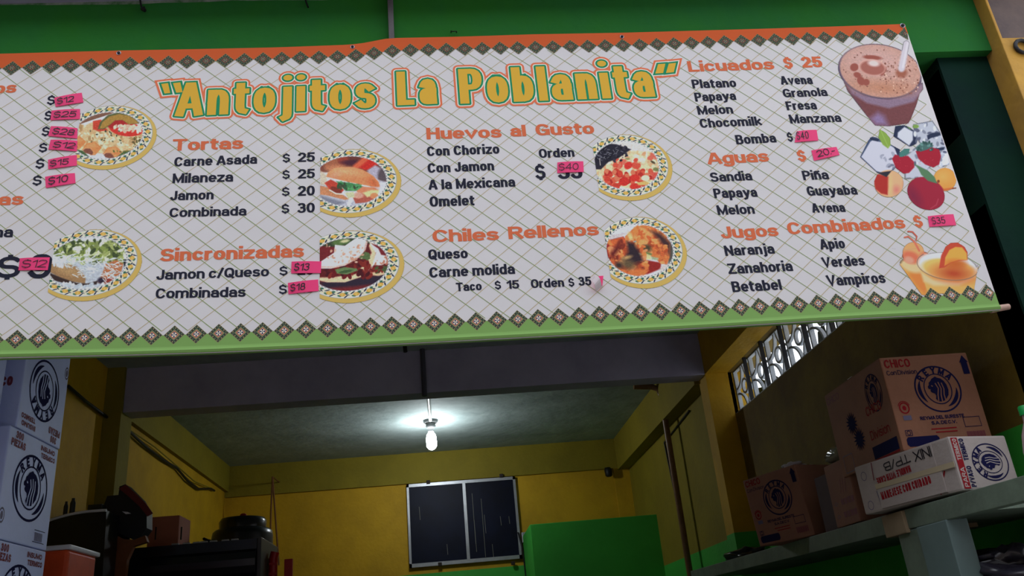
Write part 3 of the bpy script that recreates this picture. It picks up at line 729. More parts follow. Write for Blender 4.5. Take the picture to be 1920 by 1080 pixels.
def p1(c):
    # rolled tacos over rice
    c.poly([(100, 300), (480, 200), (600, 230), (300, 330), (100, 400)], (120, 84, 68)); c.poly([(100, 400), (330, 320), (420, 300), (300, 380)], (214, 208, 200))
    c.poly([(60, 470), (300, 360), (900, 380), (1040, 470), (980, 680), (760, 770), (100, 780)], (205, 172, 128), 2)
    c.blobs(170, (90, 400, 1010, 760), (12, 26), [(222, 196, 154), (190, 156, 110), (232, 210, 174), (168, 132, 88)], .8)
    c.poly([(320, 340), (430, 320), (520, 470), (400, 480), (320, 450)], (186, 66, 48), 2)
    c.ell(770, 450, 230, 95, (196, 52, 44), 6); c.ell(640, 380, 130, 60, (158, 40, 40), -10)
    c.poly([(385, 450), (420, 350), (520, 260), (660, 222), (820, 250), (920, 310), (965, 370), (860, 380), (800, 385), (720, 325), (620, 330), (540, 400), (470, 450)], (82, 88, 54), 2)
    c.poly([(410, 440), (450, 350), (540, 280), (670, 245), (810, 270), (900, 330), (940, 372), (860, 376), (800, 380), (720, 325), (620, 330), (540, 395), (460, 440)], (158, 122, 58), 2)
    c.blobs(60, (610, 400, 960, 480), (10, 20), [(224, 196, 168), (236, 214, 190), (210, 170, 146)])
    c.blobs(16, (280, 460, 700, 640), (6, 12), [(60, 76, 52), (48, 58, 44)]); c.blobs(26, (860, 560, 980, 700), (6, 12), [(80, 78, 44), (60, 60, 40), (150, 120, 70)])
    for x, y in ((80, 560), (290, 640), (570, 700)):
        c.poly([(x-110, y+80), (x-60, y), (x+60, y-20), (x+150, y+60), (x+60, y+160), (x-10, y+160), (x-40, y+80)], (206, 128, 76), 1.5)
        c.poly([(x-90, y+70), (x-40, y+8), (x+50, y-8), (x+110, y+50), (x+40, y+60), (x-60, y+100)], (216, 142, 90), 3, .8); c.poly([(x-105, y+95), (x-70, y+70), (x-10, y+72), (x+35, y+120), (x+20, y+158), (x-40, y+140), (x-80, y+130)], (120, 72, 58), 1.5); c.line([(x-112, y+85), (x-60, y+58), (x+10, y+68), (x+58, y+150)], 12, (214, 138, 92), 1)
    c.poly([(90, 720), (180, 740), (280, 830), (200, 850), (90, 780)], (64, 88, 54), 2); c.poly([(640, 830), (740, 740), (830, 740), (820, 800), (700, 860)], (62, 92, 58), 2)
    c.blobs(30, (600, 740, 840, 850), (6, 14), [(180, 150, 90), (70, 90, 50), (140, 120, 60)])
def p2(c):
    c.poly([(720, 260), (1240, 240), (1500, 420), (1500, 560), (1380, 520), (1300, 440), (720, 440)], (96, 50, 44), 3)
    c.ell(880, 340, 120, 90, (156, 92, 66), 0, 6); c.ell(980, 300, 60, 50, (142, 62, 48), 0, 5); c.ell(1080, 330, 120, 28, (70, 34, 48), 0, 4)
    c.poly([(1130, 380), (1210, 280), (1330, 290), (1400, 340), (1240, 420)], (188, 42, 36), 3); c.line([(1120, 380), (1230, 290)], 60, (206, 92, 62), 5)
    c.poly([(1250, 420), (1340, 360), (1420, 400), (1370, 520), (1290, 480)], (168, 160, 176), 4); c.ell(1430, 470, 60, 80, (84, 72, 78), 0, 6)
    c.poly([(720, 420), (800, 470), (790, 620), (720, 680)], (198, 182, 160), 4)
    c.poly([(720, 580), (900, 600), (1050, 760), (1400, 760), (1480, 640), (1500, 700), (1300, 820), (900, 840), (720, 700)], (176, 176, 186), 4)
    c.poly([(720, 700), (1000, 780), (900, 820), (720, 740)], (118, 120, 134), 5)
    c.poly([(720, 590), (860, 620), (1050, 740), (1000, 750), (800, 700), (720, 690)], (186, 124, 86), 2)
    c.poly([(770, 560), (840, 520), (920, 560), (990, 640), (960, 670), (840, 650)], (176, 62, 48), 2); c.ell(900, 640, 70, 30, (118, 50, 40), 25)
    c.poly([(900, 540), (1080, 560), (1210, 600), (1120, 650), (1010, 650)], (64, 122, 74), 2); c.blobs(26, (910, 540, 1180, 640), (8, 18), [(40, 84, 52), (84, 150, 92), (60, 70, 50)])
    c.line([(830, 640), (900, 680), (1040, 690)], 14, (226, 214, 196), 1.5)
    c.poly([(1130, 650), (1200, 600), (1330, 610), (1380, 640), (1300, 680), (1150, 680)], (208, 126, 92), 2)
    c.poly([(1090, 720), (1200, 670), (1330, 680), (1380, 720), (1330, 770), (1120, 790)], (166, 84, 70), 2); c.ell(1150, 700, 60, 34, (206, 150, 130), 0, 3)
    c.poly([(1000, 670), (1100, 660), (1110, 720), (1040, 740)], (190, 190, 150), 2); c.line([(1070, 740), (1040, 810)], 34, (224, 220, 220), 3)
    c.poly([(1200, 670), (1300, 640), (1390, 640), (1370, 690), (1250, 720)], (214, 198, 140), 3); c.ell(1330, 705, 45, 34, (214, 132, 88))
    c.poly([(790, 490), (810, 440), (880, 395), (960, 378), (1080, 380), (1200, 410), (1320, 480), (1380, 550), (1395, 605), (1300, 600), (1150, 570), (1000, 540), (880, 510)], (206, 128, 84), 1.5)
    c.ell(1000, 430, 190, 48, (224, 158, 112), 6, 10, .8); c.ell(890, 470, 60, 30, (214, 150, 120), -20, 8, .7); c.ell(1320, 560, 70, 40, (188, 92, 56), 40, 8, .7)
    c.poly([(1400, 540), (1500, 560), (1500, 660), (1400, 650)], (202, 202, 214), 5)
def p3(c):
    c.C[:] = (176, 182, 190)
    c.blobs(120, (160, 180, 1100, 320), (14, 34), [(196, 202, 206), (160, 168, 176), (210, 212, 210)], .7)
    c.poly([(170, 310), (340, 290), (560, 230), (900, 220), (1150, 330), (1150, 430), (900, 480), (700, 530), (560, 450), (180, 430)], (120, 132, 76), 4)
    c.blobs(230, (190, 230, 1130, 500), (12, 30), [(150, 160, 96), (190, 200, 150), (92, 104, 56), (214, 220, 190), (124, 140, 70), (60, 72, 44)], .8, 2.2)
    c.poly([(140, 480), (340, 520), (480, 560), (600, 700), (590, 780), (400, 750), (260, 700), (130, 630)], (146, 112, 76), 2); c.ell(350, 600, 170, 60, (168, 134, 92), 20, 10)
    c.poly([(130, 640), (300, 710), (480, 770), (620, 780), (760, 740), (740, 790), (560, 810), (300, 770), (120, 720)], (52, 38, 36), 2)
    c.poly([(860, 520), (1000, 470), (1090, 520), (1060, 640), (960, 720), (860, 780), (760, 770), (820, 640)], (172, 104, 66), 3); c.ell(900, 740, 60, 36, (138, 56, 44), -30, 4); c.ell(800, 740, 46, 40, (44, 36, 52), 0, 4)
    c.poly([(1090, 470), (1170, 450), (1160, 560), (1100, 560)], (36, 38, 46), 2)
    for i in range(110):
        x = random.uniform(160, 1090); y = random.uniform(430, 720) if x > 420 else random.uniform(420, 520); a = random.uniform(-.7, .9); L = random.uniform(50, 130); b_ = random.uniform(-20, 20)
        g = random.randint(180, 226); c.line([(x, y), (x+L*.5*math.cos(a)-b_, y+L*.5*math.sin(a)+b_), (x+L*math.cos(a), y+L*math.sin(a))], random.uniform(7, 16), (g-8, g, g+2), 1, .85, False)
    c.blobs(60, (130, 780, 1000, 880), (14, 30), [(196, 200, 206), (176, 184, 192), (210, 212, 214)], .7)
    c.blobs(30, (170, 430, 330, 540), (12, 26), [(196, 200, 204), (214, 216, 216)], .8)
def p4(c):
    c.C[:] = (106, 34, 38)
    c.poly([(640, 330), (800, 250), (1100, 240), (1300, 300), (1250, 300), (900, 330), (780, 340)], (52, 62, 44), 3); c.ell(860, 290, 90, 34, (84, 108, 60), -10, 3); c.ell(900, 282, 44, 16, (190, 184, 140), -10, 2)
    c.poly([(640, 700), (1180, 640), (1380, 560), (1350, 700), (1000, 740), (700, 760)], (44, 34, 48), 6)
    c.poly([(1100, 620), (1380, 530), (1380, 600), (1240, 635)], (220, 178, 140), 2); c.poly([(1180, 520), (1260, 420), (1370, 440), (1385, 480), (1260, 530)], (226, 216, 210), 2)
    c.blobs(20, (1200, 440, 1370, 520), (5, 11), [(178, 116, 92)]); c.blobs(40, (1170, 540, 1370, 590), (9, 18), [(90, 24, 26), (70, 84, 50), (120, 40, 34)])
    c.poly([(640, 620), (900, 620), (1100, 400), (1160, 300), (1220, 360), (1190, 520), (1080, 640), (900, 700), (720, 700), (640, 680)], (222, 188, 150), 2)
    c.poly([(1150, 300), (1240, 360), (1265, 420), (1200, 510), (1170, 560), (1215, 400)], (228, 222, 220), 2)
    c.poly([(640, 560), (900, 520), (1060, 400), (1130, 300), (1170, 400), (1100, 520), (1000, 610), (780, 650), (640, 650)], (88, 28, 30), 3)
    c.blobs(60, (660, 480, 1150, 640), (12, 26), [(96, 24, 28), (120, 40, 34), (66, 20, 26)]); c.poly([(800, 570), (900, 545), (1020, 560), (1030, 580), (920, 620), (820, 610)], (98, 122, 76), 2); c.ell(910, 590, 70, 14, (60, 84, 50), -10)
    c.blobs(16, (1040, 400, 1140, 460), (8, 18), [(80, 100, 60)])
    c.poly([(640, 500), (790, 400), (800, 320), (900, 330), (1000, 260), (1060, 240), (1130, 290), (1110, 370), (1040, 450), (900, 530), (760, 560), (640, 560)], (226, 222, 222), 1.5)
    c.line([(660, 545), (800, 545), (960, 500), (1080, 410)], 12, (196, 132, 108), 3, .7); c.line([(1120, 290), (1100, 380)], 14, (176, 112, 90), 4, .7)
    c.blobs(44, (700, 320, 1090, 500), (5, 12), [(190, 140, 116), (206, 168, 146)], .8)
    c.ell(1190, 290, 60, 22, (232, 214, 200), 20, 3)
def p5(c):
    c.C[:] = (206, 200, 192)
    c.poly([(130, 600), (320, 460), (500, 380), (620, 320), (900, 340), (1040, 440), (1040, 600), (980, 720), (850, 820), (700, 870), (480, 820), (300, 760), (140, 690)], (218, 186, 146), 3)
    c.blobs(230, (140, 340, 1030, 800), (14, 30), [(232, 208, 170), (206, 168, 124), (226, 196, 154), (240, 222, 190), (214, 150, 110)], .75)
    c.blobs(70, (250, 600, 900, 830), (22, 44), [(190, 60, 46), (206, 84, 62), (170, 42, 38), (214, 110, 80)], .85, 1.3)
    c.blobs(22, (380, 440, 720, 560), (16, 34), [(202, 76, 58), (214, 104, 84)], .8, 1.3); c.ell(580, 525, 62, 48, (196, 50, 42), -40, 2)
    c.blobs(16, (880, 370, 1010, 430), (14, 26), [(208, 96, 78), (216, 130, 106)]); c.poly([(900, 620), (1030, 620), (1010, 700), (920, 740)], (198, 78, 66), 3)
    c.poly([(930, 560), (960, 548), (1035, 580), (1030, 615), (920, 595)], (112, 118, 72), 2); c.ell(570, 432, 34, 12, (120, 128, 80)); c.ell(925, 480, 38, 16, (74, 66, 44), 30)
    c.ell(670, 700, 70, 50, (198, 48, 40), 0, 2); c.ell(520, 750, 70, 60, (188, 44, 38)); c.ell(680, 820, 80, 46, (196, 52, 42)); c.poly([(700, 770), (800, 740), (890, 770), (830, 800), (720, 800)], (226, 168, 100), 2)
    c.ell(820, 700, 60, 40, (232, 206, 172)); c.poly([(100, 380), (180, 300), (320, 220), (420, 230), (620, 300), (560, 340), (450, 420), (300, 480), (200, 580), (120, 580)], (34, 32, 44), 2)
    c.blobs(80, (110, 240, 560, 480), (8, 20), [(28, 26, 38), (50, 48, 60), (22, 20, 30)], .8, 1.3)
    for i in range(34):
        x = random.uniform(130, 520); y = random.uniform(270, 430); a = random.uniform(-1.2, 1.2); c.line([(x, y), (x+34*math.cos(a), y+34*math.sin(a))], 6, (160, 160, 166), 1, .7, False)
    c.line([(180, 430), (190, 520)], 8, (200, 190, 180)); c.poly([(90, 170), (330, 140), (120, 340)], (206, 200, 192), 3)
def p6(c):
    c.C[:] = (206, 206, 214)
    c.poly([(90, 330), (400, 285), (300, 350), (90, 400)], (190, 180, 180), 3)
    c.poly([(95, 400), (340, 340), (600, 640), (830, 680), (830, 760), (660, 830), (300, 840), (100, 600)], (136, 36, 32), 3)
    c.ell(960, 560, 70, 150, (80, 80, 72), 8, 8); c.poly([(760, 840), (860, 700), (1000, 700), (900, 850), (560, 890)], (196, 184, 178), 5)
    org = [(212, 124, 66), (190, 92, 50), (224, 148, 88), (164, 70, 40), (200, 108, 58)]
    c.poly([(360, 340), (460, 240), (580, 190), (700, 200), (860, 290), (950, 420), (950, 600), (910, 700), (840, 690), (700, 600), (560, 560), (520, 400), (440, 400), (370, 380)], (204, 116, 62), 2)
    c.blobs(110, (480, 210, 900, 560), (14, 40), org, .55, 1.8); c.poly([(680, 260), (820, 290), (960, 420), (950, 600), (860, 480), (800, 380)], (62, 40, 42), 7, .85)
    c.ell(640, 490, 70, 50, (70, 60, 44), 20, 6, .9); c.poly([(800, 430), (900, 450), (920, 600), (900, 700), (830, 680), (800, 560)], (176, 88, 56), 4); c.blobs(20, (800, 450, 900, 680), (12, 26), org, .6)
    c.poly([(520, 560), (560, 520), (700, 580), (700, 640), (600, 640)], (206, 196, 140), 3); c.line([(580, 540), (700, 570)], 22, (84, 112, 62), 3); c.poly([(700, 600), (800, 620), (790, 650), (710, 640)], (150, 164, 130), 3)
    c.ell(430, 340, 30, 60, (226, 180, 120), -20, 4); c.blobs(12, (470, 400, 560, 480), (8, 18), [(150, 160, 150), (60, 84, 60)])
    c.poly([(130, 500), (200, 380), (330, 345), (420, 420), (500, 560), (640, 700), (680, 790), (500, 870), (300, 830), (180, 720)], (186, 84, 50), 2)
    c.blobs(120, (150, 380, 640, 840), (12, 36), org+[(120, 46, 34), (216, 136, 90)], .6); c.poly([(380, 400), (480, 430), (560, 560), (600, 660), (450, 700), (330, 640), (400, 540)], (44, 32, 40), 7, .95)
    c.poly([(160, 560), (280, 400), (310, 380), (290, 520), (200, 640)], (92, 32, 30), 7, .8); c.ell(400, 700, 110, 70, (92, 76, 54), 20, 9, .8); c.ell(390, 612, 60, 22, (176, 140, 90), -14, 4)
    c.poly([(150, 690), (240, 760), (360, 830), (480, 880), (640, 830), (660, 760), (500, 760), (400, 800), (280, 760)], (206, 110, 58), 5, .8); c.ell(280, 715, 50, 40, (52, 40, 40), 20, 6, .9)
plate((227, 197), (295.3, 247), (181, 319.6), ((150, 220), (142, 290)), 'printed plate of rolled tacos with rice, tomato and avocado', (130, 180, 7.2), p1)
plate((665, 279), (752.8, 328.3), (653, 408.8), ((600.3, 300), (600.3, 390)), 'printed plate with a filled bread roll', (480, 250, 6), p2)
plate((189.8, 429), (268, 481.7), (143.9, 566.3), ((104.4, 461.6), (87.2, 547.7)), 'printed plate with shredded lettuce and cheese over a thick tortilla', (75, 420, 6.97), p3)
plate((661.5, 431.5), (759, 492.6), (652, 569.4), ((599.5, 440), (599.5, 560)), 'printed plate of folded toasted tortillas on dark red', (480, 400, 5.4), p4)
plate((1177.9, 251.4), (1261.8, 315.2), (1177.9, 377.6), ((1112, 269.5), (1122.8, 365)), 'printed plate of scrambled eggs with tomato beside black beans', (1100, 240, 7.447), p5)
plate((1197.5, 405.8), (1289.4, 476.8), (1209, 542), ((1132, 423.7), (1145.8, 530)), 'printed plate of battered stuffed peppers in red sauce', (1120, 395, 6.967), p6)
def free_canvas(view, box):
    pts = [bp(x, y) for x, y in ((box[0], box[1]), (box[2], box[1]), (box[2], box[3]), (box[0], box[3]))]
    xs_ = [p[0] for p in pts]; zs = [p[1] for p in pts]
    c = Canvas(max(XL, min(xs_)), min(max(xs_), XR-.003), min(zs), max(zs)); c.view(*view); return c
# chocolate drink  (view: 1250,30 x3.84)
c = free_canvas((1250, 30, 3.84), (1562, 70, 1745, 245))
c.poly([(1245, 400), (1300, 540), (1440, 720), (1500, 790), (1600, 795), (1740, 775), (1800, 640), (1835, 480), (1835, 400)], (96, 66, 76), 2)
c.poly([(1300, 500), (1420, 600), (1600, 660), (1790, 610), (1840, 500), (1800, 640), (1760, 740), (1740, 775), (1600, 795), (1500, 790), (1440, 720)], (104, 60, 62), 5); c.poly([(1290, 480), (1420, 570), (1600, 600), (1760, 560), (1845, 470), (1850, 530), (1780, 620), (1600, 668), (1440, 630), (1330, 560)], (126, 104, 122), 4, .8)
c.poly([(1455, 740), (1500, 790), (1600, 795), (1570, 720), (1520, 690)], (128, 106, 142), 10, .8)
c.ell(1535, 400, 305, 196, (84, 72, 92), 10); c.ell(1537, 398, 293, 187, (178, 136, 122), 10, 2)
c.ell(1500, 330, 230, 110, (186, 148, 140), 8, 18, .8); c.ell(1560, 520, 200, 50, (172, 120, 96), 5, 16, .8)
c.noise(.05, 3); c.blobs(120, (1540, 300, 1810, 560), (2.5, 6), [(112, 64, 52), (140, 90, 74), (206, 170, 150)], .8, 1.2); c.blobs(40, (1270, 240, 1700, 560), (2, 5), [(120, 76, 66)], .8, 1.2)
for e in ((1480, 300, 66, 16, 5), (1350, 370, 30, 28, -20), (1372, 426, 28, 20, 20), (1398, 468, 26, 34, -30), (1436, 478, 24, 24, 0), (1560, 400, 14, 36, 30)): c.ell(e[0], e[1], e[2], e[3], (138, 74, 64), e[4], 2)
c.ell(1480, 370, 98, 58, (196, 150, 138), 8, 2); c.ell(1482, 374, 88, 50, (148, 88, 78), 8, 3); c.ell(1490, 342, 42, 22, (206, 184, 180), 8, 4); c.ell(1690, 410, 40, 34, (142, 84, 66), 0, 6)
c.line([(1725, 200), (1690, 380)], 52, (188, 180, 188), 3, .75); c.line([(1735, 195), (1700, 370)], 14, (206, 200, 206), 3, .7)
c.build('drink_picture', 'printed glass of frothy chocolate drink with a straw')
# fruit and ice (view 1590,210 x5.68)
c = free_canvas((1590, 210, 5.683), (1608, 228, 1815, 400))
ice = (176, 180, 194); nav = (34, 42, 66)
def icecube(pts, core):
    c.poly(pts, nav, 1.5); c.poly(core, (188, 190, 202), 2.5)
icecube([(500, 150), (600, 140), (770, 230), (730, 340), (660, 375), (480, 260)], [(530, 220), (600, 160), (690, 210), (690, 300), (650, 360), (525, 270)])
c.poly([(690, 130), (900, 90), (1040, 300), (1080, 560), (980, 600), (760, 330), (700, 200)], (168, 172, 184), 6)
c.blobs(90, (640, 380, 1090, 700), (10, 26), [(176, 182, 196), (150, 158, 178), (200, 202, 212)], .6)
c.poly([(600, 470), (760, 340), (800, 400), (900, 560), (800, 700), (600, 720)], (176, 178, 190), 8)
c.blobs(60, (700, 110, 1040, 560), (8, 20), [(120, 124, 140), (196, 198, 208), (84, 88, 108)], .6)
c.poly([(840, 250), (900, 222), (980, 220), (985, 250), (880, 280), (850, 300)], nav, 2); c.poly([(920, 390), (1030, 375), (1020, 405), (940, 415)], nav, 2); c.ell(720, 155, 34, 20, (112, 142, 70))
c.poly([(610, 140), (680, 175), (660, 190)], (90, 120, 70))
c.poly([(125, 480), (215, 300), (250, 262), (300, 270), (500, 370), (555, 400), (540, 560), (450, 660), (410, 695), (310, 650)], (60, 72, 100), 1.5)
c.poly([(140, 480), (235, 320), (260, 300), (420, 340), (520, 400), (530, 540), (440, 650), (380, 655), (300, 630)], (186, 186, 198), 2); c.blobs(14, (350, 400, 520, 600), (8, 18), [(110, 112, 130), (150, 152, 168)], .7)
c.poly([(230, 270), (330, 290), (320, 315), (240, 300)], nav, 2); c.poly([(480, 360), (555, 400), (530, 470), (500, 400)], nav, 2)
c.ell(435, 765, 158, 146, (206, 158, 118), 0, 2); c.poly([(275, 740), (310, 660), (430, 690), (430, 800), (420, 885), (350, 870), (290, 820)], (158, 44, 38), 3); c.ell(515, 830, 34, 40, (196, 110, 104), 0, 10, .8); c.ell(450, 780, 22, 100, (212, 172, 118), 0, 6, .8)
c.poly([(310, 650), (450, 630), (470, 620), (410, 695)], (42, 40, 50), 2)
c.ell(1030, 720, 125, 125, (206, 138, 66), 0, 2); c.ell(1010, 690, 70, 60, (216, 160, 88), 0, 16, .7); c.line([(960, 790), (1020, 830), (1150, 810)], 14, (176, 78, 44), 4); c.ell(962, 740, 14, 16, (120, 60, 40))
c.ell(830, 870, 210, 166, (142, 32, 52), 28, 2); c.ell(700, 900, 60, 130, (104, 30, 58), -30, 14, .6); c.line([(880, 1030), (940, 990), (960, 930)], 6, (190, 100, 110), 3, .6)
c.poly([(468, 500), (500, 455), (560, 470), (640, 470), (700, 530), (706, 590), (650, 650), (590, 660), (510, 600)], (148, 28, 46), 2); c.poly([(550, 430), (600, 390), (660, 390), (650, 440), (580, 480), (545, 480)], (62, 112, 104), 2)
c.poly([(720, 420), (760, 400), (900, 380), (970, 400), (990, 470), (970, 560), (910, 595), (820, 560), (750, 500)], (146, 26, 44), 2); c.poly([(715, 390), (780, 330), (870, 320), (910, 360), (850, 400), (770, 425)], (64, 96, 92), 2); c.blobs(18, (730, 320, 900, 420), (6, 14), [(90, 130, 124), (44, 72, 70)], .8)
c.blobs(30, (480, 480, 960, 600), (1.5, 3.5), [(200, 90, 90)], .7, 1)
c.poly([(335, 180), (400, 220), (450, 280), (455, 350), (425, 390), (370, 350), (320, 270)], (122, 150, 66), 2); c.line([(345, 190), (430, 380)], 4, (150, 176, 90), 2)
c.poly([(700, 550), (780, 590), (860, 630), (920, 690), (950, 765), (850, 735), (780, 670), (750, 610)], (78, 112, 80), 2)
c.build('fruit_picture', 'printed fruit, strawberries and ice cubes')
# juices (view 1640,420 x6.354)
c = free_canvas((1640, 420, 6.354), (1662, 430, 1838, 556))
c.poly([(290, 480), (350, 560), (560, 850), (650, 850), (640, 560), (590, 400), (500, 400)], (212, 144, 70), 2); c.poly([(400, 620), (520, 780), (600, 850), (640, 760), (560, 560), (420, 580)], (210, 118, 58), 8, .8)
c.ell(440, 500, 150, 70, (206, 176, 130), 20, 6); c.ell(460, 340, 130, 125, (212, 150, 96), 0, 3); c.ell(430, 400, 110, 70, (198, 104, 76), 20, 6); c.ell(410, 430, 60, 40, (210, 140, 116), 20, 4); c.ell(590, 390, 60, 60, (204, 116, 86), 0, 6)
c.line([(145, 240), (200, 290), (330, 312), (480, 296), (620, 215)], 5, (176, 134, 108), 1)
c.line([(395, 90), (450, 95), (500, 150), (490, 195)], 22, (186, 90, 72), 2); c.line([(355, 160), (400, 150), (470, 210), (530, 320)], 24, (196, 104, 82), 2); c.line([(385, 100), (380, 150)], 6, (196, 130, 110), 1)
c.poly([(520, 480), (620, 790), (700, 830), (1000, 838), (1180, 825), (1200, 700), (1230, 520)], (216, 156, 84), 2); c.poly([(540, 560), (700, 660), (1000, 690), (1210, 600), (1200, 640), (1000, 740), (700, 740), (580, 690)], (214, 178, 134), 5, .8)
c.ell(870, 500, 365, 160, (206, 200, 200), 8, 3, .8); c.ell(880, 540, 318, 122, (212, 170, 92), 8, 4); c.ell(940, 590, 200, 90, (168, 66, 36), 6, 22, .95); c.ell(960, 480, 100, 60, (176, 84, 40), 0, 14, .8)
c.poly([(765, 530), (790, 380), (840, 270), (900, 225), (990, 220), (1070, 270), (1108, 340), (1105, 430), (1000, 440), (900, 470), (830, 520)], (178, 66, 46), 2); c.poly([(830, 500), (840, 400), (890, 310), (960, 275), (1040, 280), (1095, 350), (1100, 430), (1000, 430), (900, 460)], (212, 150, 66), 2); c.ell(950, 470, 90, 40, (180, 90, 40), 0, 12, .8)
pts = [(870+370*math.cos(a)*math.cos(.14)-168*math.sin(a)*math.sin(.14), 498+370*math.cos(a)*math.sin(.14)+168*math.sin(a)*math.cos(.14)) for a in [math.radians(k) for k in range(-20, 215, 9)]]
c.line(pts, 8, (120, 100, 84), 1); 
c.build('juice_picture', 'printed glasses of orange juice with a fruit slice')

# price stickers
pink = mat('pink_sticker_paper', (255, 62, 140), .6); pink.node_tree.nodes['Principled BSDF'].inputs['Base Color'].default_value = (.95, .045, .21, 1)
marker = mat('black_marker', (22, 16, 30), .5); stw = mat('sticker_back', (214, 200, 204), .6)
STK = [([(102, 184), (153.7, 174.5), (156.7, 192.5), (104.5, 201)], '$12', .06, .68, .13), ([(97, 208), (150.5, 205), (150.5, 223.8), (95, 226)], '$25', .08, .86, .13),
       ([(96, 237), (145.7, 241), (145, 260.5), (90.7, 255.7)], '$28', .1, .86, .13), ([(95.5, 262.5), (145.7, 264.5), (144.5, 284.5), (91, 280.7)], '$12', .12, .9, .13),
       ([(90.5, 300), (144.5, 291), (144.5, 311), (91, 318)], '$15', .05, .72, .13), ([(85, 332), (140.7, 325), (142, 344), (86.5, 353)], '$10', .08, .76, .13),
       ([(37.8, 484.8), (94, 483), (90, 507), (35, 507.5)], '$12', .08, .94, .1), ([(547, 491), (602.8, 490.7), (601.7, 512.6), (546, 513)], '$13', .08, .6, .13),
       ([(540, 531), (596.7, 524.4), (597.6, 546), (541, 552)], '$18', .06, .56, .13), ([(1045, 305), (1093.5, 303), (1094.4, 323), (1044.7, 325)], '$40', .04, .8, .1),
       ([(1493.5, 246.7), (1530.7, 244), (1534, 264), (1489.6, 267.5)], '$40', .06, .58, .09), ([(1521, 282.6), (1568, 276), (1574, 291), (1526, 302)], '20.-', .16, .85, .12),
       ([(1739, 406), (1787, 402), (1792.4, 422.7), (1742.4, 426)], '$35', .1, .6, .1)]
for q, t, u0, u1, wd in STK:
    P = [Vector(bp(*p)) for p in q]
    def f(b):
        n = 8; top = []; bot = []
        for i in range(n+1):
            u = i/n; bend = .0022*math.sin(u*3.1)
            a = P[0].lerp(P[1], u); c_ = P[3].lerp(P[2], u); top.append((a, bend)); bot.append((c_, bend))
        for i in range(n):
            v = [(bot[i][0].x, BY-.0016-bot[i][1], bot[i][0].y), (bot[i+1][0].x, BY-.0016-bot[i+1][1], bot[i+1][0].y), (top[i+1][0].x, BY-.0016-top[i+1][1], top[i+1][0].y), (top[i][0].x, BY-.0016-top[i][1], top[i][0].y)]
            b.hexa([v[0], v[1], (v[1][0], BY-.0013, v[1][2]), (v[0][0], BY-.0013, v[0][2]), v[3], v[2], (v[2][0], BY-.0013, v[2][2]), (v[3][0], BY-.0013, v[3][2])], pink)
    st = part('price_sticker', ban, f)
    st['label'] = 'small pink paper sticker with a handwritten price'
    S = Sheet((0, BY-.0044, 0), (1, 0, 0), (0, 0, 1), (0, -1, 0), .0001); A = P[3].lerp(P[2], u0); B = P[3].lerp(P[2], u1); hh = (P[0]-P[3]).length
    up = (P[0]-P[3]).normalized(); A = A+up*hh*.2; B = B+up*hh*.2; S.tilted = True
    random.seed(sum(q[0])); S.text(t, A, B, hh*.62, marker, wd, gap=.10, shear=.12, jitter=.02)
    o = S.mb.build('handwriting', st); 
# the one peeling off
def f(b):
    a = Vector(bp(1117, 519)); c_ = Vector(bp(1131, 518)); d = Vector(bp(1129, 537)); 
    b.prism([(a.x, BY-.003, a.y), (c_.x, BY-.003, c_.y), (d.x, BY-.003, d.y), (bp(1118, 541)[0], BY-.003, bp(1118, 541)[1])], (0, -.0005, 0), pink)
    p = [Vector((*bp(x, y), 0)) for x, y in ((1117, 518), (1124, 521), (1130, 531), (1127, 540), (1116, 549), (1106, 541), (1108, 531))]
    n = 6
    for k in range(n):
        t0, t1 = k/n, (k+1)/n
        def L(t, s_): 
            A_ = p[0].lerp(p[3], t) if s_ else p[6].lerp(p[4], t)
            return (A_.x, BY-.005-.018*math.sin(t*2.6+(.2 if s_ else .5)), A_.y)
        b.add([L(t0, 0), L(t1, 0), L(t1, 1), L(t0, 1)], [(0, 1, 2, 3)], stw, True)
        A0_, A1_ = L(t0, 0), L(t1, 0)
        b.add([(A0_[0], A0_[1]+.0006, A0_[2]), (A1_[0], A1_[1]+.0006, A1_[2]), (L(t1, 1)[0], L(t1, 1)[1]+.0006, L(t1, 1)[2]), (L(t0, 1)[0], L(t0, 1)[1]+.0006, L(t0, 1)[2])], [(0, 1, 2, 3)], pink, True)
part('peeling_sticker', ban, f)['label'] = 'pink sticker curling off, its pale back showing'
# screws
scm = mat('dark_screw', (30, 26, 30), .4, metal=.5); eye_ = mat('steel_eyelet', (150, 150, 160), .35, metal=.7)
for px, py, r in ((223, 100, .0042), (661, 88.5, .004), (1166, 69.5, .004), (1692, 48.5, .0055)):
    x, z = bp(px, py)
    part('screw', ban, lambda b: [b.lathe((x, BY-.001, z), [(r*1.5, 0), (r*1.5, -.001)], eye_, 14, 'y'), b.lathe((x, BY-.002, z), [(r, 0), (r, -.002), (r*.5, -.003)], scm, 12, 'y')])

# things on the lintel
cab = mat('black_cable', (16, 16, 18), .5); cond = mat('dull_conduit', (96, 92, 96), .5, .25, 15)
a = onY(731, -30, LY-.012); c_ = onY(734, 74, LY-.012)
tag(part('conduit_pipe', None, lambda b: [b.box(a.x-.009, c_.x+.009, LY-.02, LY, c_.z-.03, ztop+.012, cond)], .002), 'grey flat conduit running up the green lintel above the banner', 'conduit')
x, z = onY(851, 61, LY-.004).x, onY(851, 61, LY-.004).z
tag(part('cable_staple', None, lambda b: b.tube([(x-.008, LY, z+.003), (x-.008, LY-.008, z+.003), (x-.004, LY-.012, z-.003), (x+.005, LY-.012, z-.002), (x+.008, LY-.006, z+.003), (x+.008, LY, z+.003)], .0016, cab, 6)), 'small black wire loop on the green lintel', 'hook')
pts = [onY(px, py, LY-.01) for px, py in ((262, -6), (264, 8), (266, 16), (272, 20), (270, 13))]
